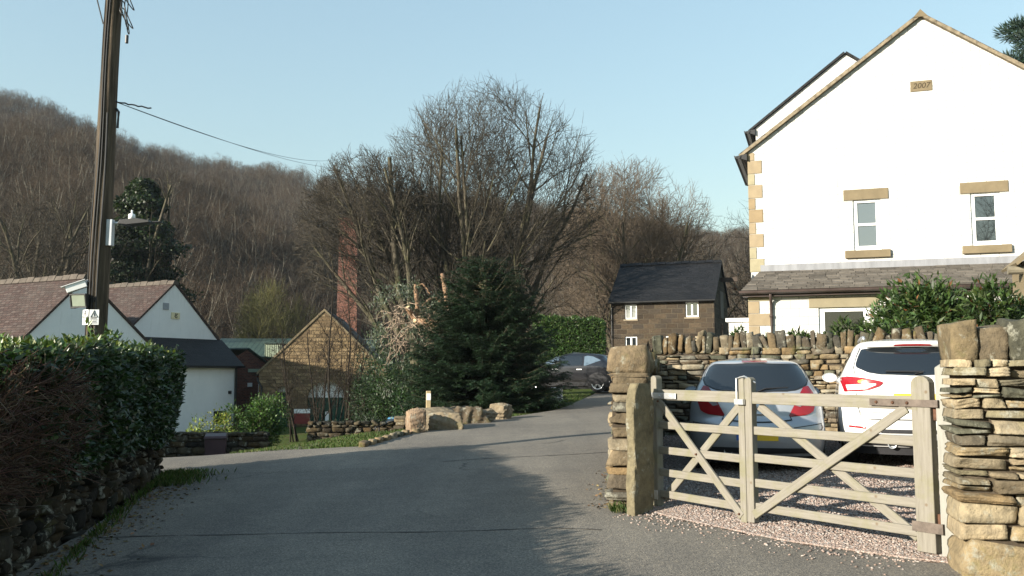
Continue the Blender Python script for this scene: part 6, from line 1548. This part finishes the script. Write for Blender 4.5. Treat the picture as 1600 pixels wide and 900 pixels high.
mb = MB(); c1.rear_patch(mb, sym([(0, .41), (.33, .41), (.36, .45), (.385, .56), (.37, .575), (0, .58)]), -.004 + .008, 8, 20); mb.build('plate_recess', SILVER, t, smooth=True)
mb = MB(); c1.rear_patch(mb, sym([(0, .435), (.255, .435), (.255, .545), (0, .545)]), .014, 4, 12); np_ = mb.build('number_plate', YELLOWPLATE, t, smooth=True)
mb = MB(); c1.rear_patch(mb, [(-.255, .435), (-.215, .435), (-.215, .545), (-.255, .545)], .017, 4, 4); mb.build('plate_band', BLUEPLATE, np_)
mb = MB(); c1.rear_patch(mb, sym([(0, .26), (.72, .27), (.70, .345), (0, .335)]), .006, 6, 30); mb.build('lower_valance', DARKTRIM, t, smooth=True)
mb = MB(); mb.lathe([(.045, 0), (.052, .01), (.052, -.12), (.04, -.12), (.04, 0), (.045, 0)], Mat((-.36, .06, .29), rx=R(90)), 18); mb.build('exhaust', GALV, t, smooth=True)
mb = MB(); mb.lathe([(0, .02), (.045, .018), (.055, .004)], Mat((.0, float(c1.rear(0, .86)), .86), rx=R(80)), 20); mb.box((-.10, float(c1.rear(0, .76)) - .02, .75), (.10, float(c1.rear(0, .76)), .785)); mb.build('badge_handle', GALV, t, smooth=True)
text(t, 'model_lettering', 'CORSA', .044, Mat((-.375, float(c1.rear(.375, .985)) - .012, .985), rx=R(78), rz=R(-9)), DARKTRIM)
mb = MB(); mb.tube([(0, .62, 1.46), (0, .60, 1.60)], .006, 6); mb.lathe([(.03, 0), (.02, .02), (.006, .03)], Mat((0, .62, 1.462)), 10); mb.build('aerial', BLACKP, t)
mb = MB(); mb.tube([(.02, float(c1.rear(0, 1.05)) - .02, 1.045), (.12, float(c1.rear(.1, 1.09)) - .03, 1.085), (.40, float(c1.rear(.4, 1.12)) - .025, 1.10)], .009, 6); mb.build('rear_wiper', BLACKP, t)
sided(t, c1, 'side_window', [(.55, 1.05), (1.5, .99), (2.75, .97), (2.95, .98), (2.35, 1.34), (1.7, 1.40), (.95, 1.38), (.62, 1.22)], .006, 20, 30, CARGLASS)
mirror_part(t, .80, 2.62, 1.0, SILVER)
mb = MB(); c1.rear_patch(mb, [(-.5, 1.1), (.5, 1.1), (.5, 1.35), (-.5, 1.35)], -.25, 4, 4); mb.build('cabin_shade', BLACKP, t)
# --- white suv
c2 = CarForm([.24, .34, .46, .62, .72, .80, .95, 1.1, 1.2, 1.35, 1.5, 1.56, 1.585, 1.61, 1.65, 1.68, 1.70], [.14, .05, 0, .0, .03, .07, .085, .10, .12, .22, .34, .39, .36, .30, .38, .9, 1.7],
             [.24, .45, .7, .85, .97, 1.08, 1.35, 1.55, 1.66, 1.70], [4.34, 4.5, 4.5, 4.42, 4.1, 3.45, 3.0, 2.55, 2.2, 1.8],
             [.24, .45, .65, .85, 1.05, 1.18, 1.35, 1.5, 1.58, 1.64, 1.68, 1.70], [.86, .91, .925, .92, .905, .875, .80, .725, .68, .61, .48, .15], 1.70, .50, .9, 2.7)
t = place('parked_car', 'white sport utility car with silver roof rails parked behind the wider gate leaf', 5.04, 11.12, .33, .944)
finish_car(t, c2, .30, CARWHITE, (.83, 3.52), .345)
mb = MB(); c2.rear_patch(mb, sym([(0, 1.195), (.38, 1.205), (.55, 1.235), (.68, 1.30), (.69, 1.34), (.655, 1.44), (.61, 1.535), (.58, 1.55), (.3, 1.565), (0, 1.568)]), .006, 30, 40); mb.build('rear_window', CARGLASS, t, smooth=True)
mb = MB(); c2.rear_patch(mb, sym([(0, 1.572), (.55, 1.565), (.60, 1.59), (.56, 1.612), (0, 1.62)]), .05, 8, 30); mb.build('roof_spoiler', CARWHITE, t, smooth=True)
mb = MB(); c2.rear_patch(mb, sym([(0, 1.574), (.23, 1.574), (.20, 1.598), (0, 1.60)]), .06, 5, 20); mb.build('brake_light', REDLAMP, t, smooth=True)
for s in (1, -1):
    lm = [(.885, 1.13), (.875, 1.17), (.80, 1.185), (.62, 1.17), (.40, 1.125), (.37, 1.105), (.42, 1.06), (.58, 1.0), (.84, .985)]
    mb = MB(); c2.rear_patch(mb, [(s * a, b) for a, b in lm], .012, 20, 20); tl_ = mb.build('tail_lamp', REDLAMP, t, smooth=True)
    mb = MB(); c2.rear_patch(mb, [(s * a, b) for a, b in [(.82, 1.075), (.60, 1.09), (.46, 1.095), (.46, 1.075), (.59, 1.02), (.80, 1.005)]], .018, 10, 14); mb.build('clear_section', CLEARLAMP, tl_, smooth=True)
    mb = MB(); c2.rear_patch(mb, [(s * a, b) for a, b in [(.67, 1.10), (.58, 1.095), (.56, 1.125), (.62, 1.145), (.68, 1.13)]], .02, 6, 6); mb.build('indicator', AMBER, tl_, smooth=True)
mb = MB()
for s in (1, -1):
    rear_line(c2, mb, [(s * .70, .985), (s * .70, .85), (s * .66, .70), (s * .60, .62)], .010); rear_line(c2, mb, [(s * .70, 1.19), (s * .715, 1.3), (s * .67, 1.45), (s * .62, 1.56)], .009)
rear_line(c2, mb, [(x, .645) for x in np.linspace(-.60, .60, 20)], .014); rear_line(c2, mb, [(x, .73) for x in np.linspace(-.78, .78, 24)], .006); mb.build('panel_gap', BLACKP, t)
mb = MB(); c2.rear_patch(mb, sym([(0, .475), (.42, .475), (.46, .50), (.40, .525), (0, .525)]), .008, 6, 24); c2.rear_patch(mb, sym([(0, .30), (.84, .31), (.86, .36), (.6, .40), (0, .40)]), .005, 8, 30); mb.build('lower_valance', DARKTRIM, t, smooth=True)
mb = MB(); c2.rear_patch(mb, sym([(0, .405), (.5, .405), (.55, .44), (.5, .465), (0, .465)]), .010, 6, 24); mb.build('skid_plate', plain('grey_trim', (.30, .30, .30), .5), t, smooth=True)
for s in (1, -1):
    mb = MB(); c2.rear_patch(mb, [(s * a, b) for a, b in [(.80, .53), (.60, .525), (.60, .55), (.80, .56)]], .01, 4, 8); mb.build('reflector', REDLAMP, t, smooth=True)
    mb = MB(); mb.lathe([(.042, 0), (.05, .01), (.05, -.12), (.036, -.12), (.036, 0), (.042, 0)], Mat((s * .30, .07, .33), rx=R(90)), 18); mb.build('exhaust', GALV, t, smooth=True)
    y_ = np.linspace(.75, 2.6, 16); mb = MB(); mb.tube(np.stack([s * (.56 + 0 * y_), y_, 1.685 + .035 * np.sin((y_ - .75) / 1.85 * math.pi) ** .3 + .0 * y_], 1), .02, 8); mb.build('roof_rail', GALV, t, smooth=True)
mb = MB(); c2.rear_patch(mb, sym([(0, .83), (.30, .83), (.33, .86), (.33, 1.0), (.28, 1.02), (0, 1.02)]), .004, 8, 20); mb.build('plate_recess', CARWHITE, t, smooth=True)
mb = MB(); c2.rear_patch(mb, sym([(0, .86), (.26, .86), (.26, .97), (0, .97)]), .014, 4, 12); np_ = mb.build('number_plate', YELLOWPLATE, t, smooth=True)
mb = MB(); mb.tube([(.0, float(c2.rear(0, 1.22)) - .03, 1.22), (.10, float(c2.rear(.1, 1.24)) - .035, 1.245), (-.34, float(c2.rear(.3, 1.25)) - .03, 1.25)], .011, 6); mb.build('rear_wiper', BLACKP, t)
sided(t, c2, 'side_window', [(.62, 1.28), (1.5, 1.17), (3.1, 1.12), (3.35, 1.13), (2.75, 1.50), (2.0, 1.58), (1.0, 1.565), (.66, 1.46)], .006, 20, 30, CARGLASS)
sided(t, c2, 'sill_cladding', [(.42, .32), (4.2, .32), (4.2, .44), (.42, .44)], .008, 6, 40, DARKTRIM)
mirror_part(t, .90, 2.95, 1.15, CARWHITE)
# --- dark grey crossover beyond the spruce
c3 = CarForm([.2, .4, .6, .75, .85, 1.0, 1.1, 1.25, 1.4, 1.5, 1.56, 1.6, 1.63], [.16, .02, 0, .06, .09, .10, .16, .36, .56, .60, .75, 1.1, 1.9],
             [.2, .5, .7, .9, 1.0, 1.1, 1.35, 1.52, 1.6, 1.63], [4.3, 4.45, 4.45, 4.38, 4.1, 3.5, 2.95, 2.5, 2.25, 2.0],
             [.2, .5, .8, 1.0, 1.1, 1.3, 1.45, 1.55, 1.6, 1.63], [.86, .925, .935, .92, .895, .81, .745, .69, .56, .2], 1.63, .42, .8, 2.8)
t = place('parked_car', 'dark grey crossover car with alloy wheels parked beyond the spruce', 4.55, 36.7, -.955, .30)
finish_car(t, c3, .24, CARDARK, (.86, 3.62), .37)
sided(t, c3, 'quarter_window', [(.72, 1.30), (1.35, 1.08), (1.42, 1.08), (1.42, 1.46), (1.3, 1.49), (1.1, 1.47)], .008, 14, 16, plain('bluish_glass', (.10, .14, .18), .05, .1, 5, .8))
sided(t, c3, 'side_window', [(1.50, 1.08), (2.42, 1.06), (2.42, 1.53), (1.50, 1.50)], .008, 14, 16, CARGLASS)
sided(t, c3, 'side_window', [(2.5, 1.06), (3.45, 1.08), (2.85, 1.44), (2.5, 1.53)], .008, 14, 16, bpy.data.materials['bluish_glass'])
mb = MB()
for y in (1.46, 2.46): side_line(c3, mb, [(y, .45), (y, 1.05)], .014)
side_line(c3, mb, [(.75, 1.045), (3.4, 1.04)], .02); mb.build('panel_gap', BLACKP, t)
for y in (1.5, 2.52):
    for s in (1, -1):
        mb = MB(); side_line(c3, mb, [(y, .93), (y + .22, .93)], .04, .02, (s,)); mb.build('door_handle', GALV, t)
sided(t, c3, 'sill_cladding', [(.35, .25), (4.1, .25), (4.1, .42), (.35, .42)], .01, 6, 40, DARKTRIM)
for s in (1, -1):
    mb = MB(); c3.rear_patch(mb, [(s * a, b) for a, b in [(.92, .93), (.45, .93), (.42, 1.06), (.90, 1.06)]], .012, 8, 14); mb.build('tail_lamp', plain('dull_red_lamp', (.20, .03, .03), .15) if s == 1 else bpy.data.materials['dull_red_lamp'], t, smooth=True)
mb = MB(); c3.rear_patch(mb, sym([(0, .36), (.90, .36), (.92, .46), (.86, .55), (.8, .46), (0, .46)]), .015, 10, 30); mb.build('bumper_insert', plain('silver_trim', (.5, .5, .5), .4), t, smooth=True)
mb = MB(); c3.rear_patch(mb, sym([(0, .62), (.26, .62), (.26, .73), (0, .73)]), .02, 4, 12); mb.build('number_plate', YELLOWPLATE, t, smooth=True)
mb = MB(); c3.rear_patch(mb, sym([(0, 1.13), (.66, 1.13), (.60, 1.45), (0, 1.46)]), .008, 12, 30); mb.build('rear_window', CARGLASS, t, smooth=True)
mirror_part(t, .90, 3.0, 1.08, CARDARK)
# --- blue car low behind the bank
t = place('parked_car', 'blue car low behind the grass bank, only its roof showing', -4.1, 29.5, .55, .83)
t.location.z = gz(-4.1, 29.5) - .45
c4 = c1; finish_car(t, c4, .24, CARBLUE, (.72, 3.2), .31)
mb = MB(); c4.rear_patch(mb, sym([(.0, 1.03), (.55, 1.05), (.655, 1.19), (.585, 1.36), (0, 1.408)]), .006, 20, 30); mb.build('rear_window', CARGLASS, t, smooth=True)
sided(t, c4, 'side_window', [(.55, 1.05), (2.95, .98), (2.35, 1.34), (1.7, 1.40), (.95, 1.38)], .006, 14, 24, CARGLASS)
for s in (1, -1):
    mb = MB(); c4.rear_patch(mb, [(s * a, b) for a, b in lm[:0] or [(.72, .9), (.42, .74), (.6, 1.1), (.7, 1.08)]], .012, 10, 10); mb.build('tail_lamp', REDLAMP, t, smooth=True)
# ------------------------------------------------------------------ a little air between here and the ridge
if HAZE > 0:
    hz_ = MB().box((-420, -25, -40), (420, 460, 140)).build('haze', WHITEPAINT); hz_['kind'] = 'stuff'
    hm = bpy.data.materials.new('haze'); hm.use_nodes = True; hm.node_tree.nodes.remove(hm.node_tree.nodes['Principled BSDF'])
    pv = hm.node_tree.nodes.new('ShaderNodeVolumePrincipled'); pv.inputs['Color'].default_value = (.72, .82, .95, 1); pv.inputs['Density'].default_value = HAZE; pv.inputs['Anisotropy'].default_value = .2
    hm.node_tree.links.new(pv.outputs[0], hm.node_tree.nodes['Material Output'].inputs['Volume']); hz_.data.materials.clear(); hz_.data.materials.append(hm)
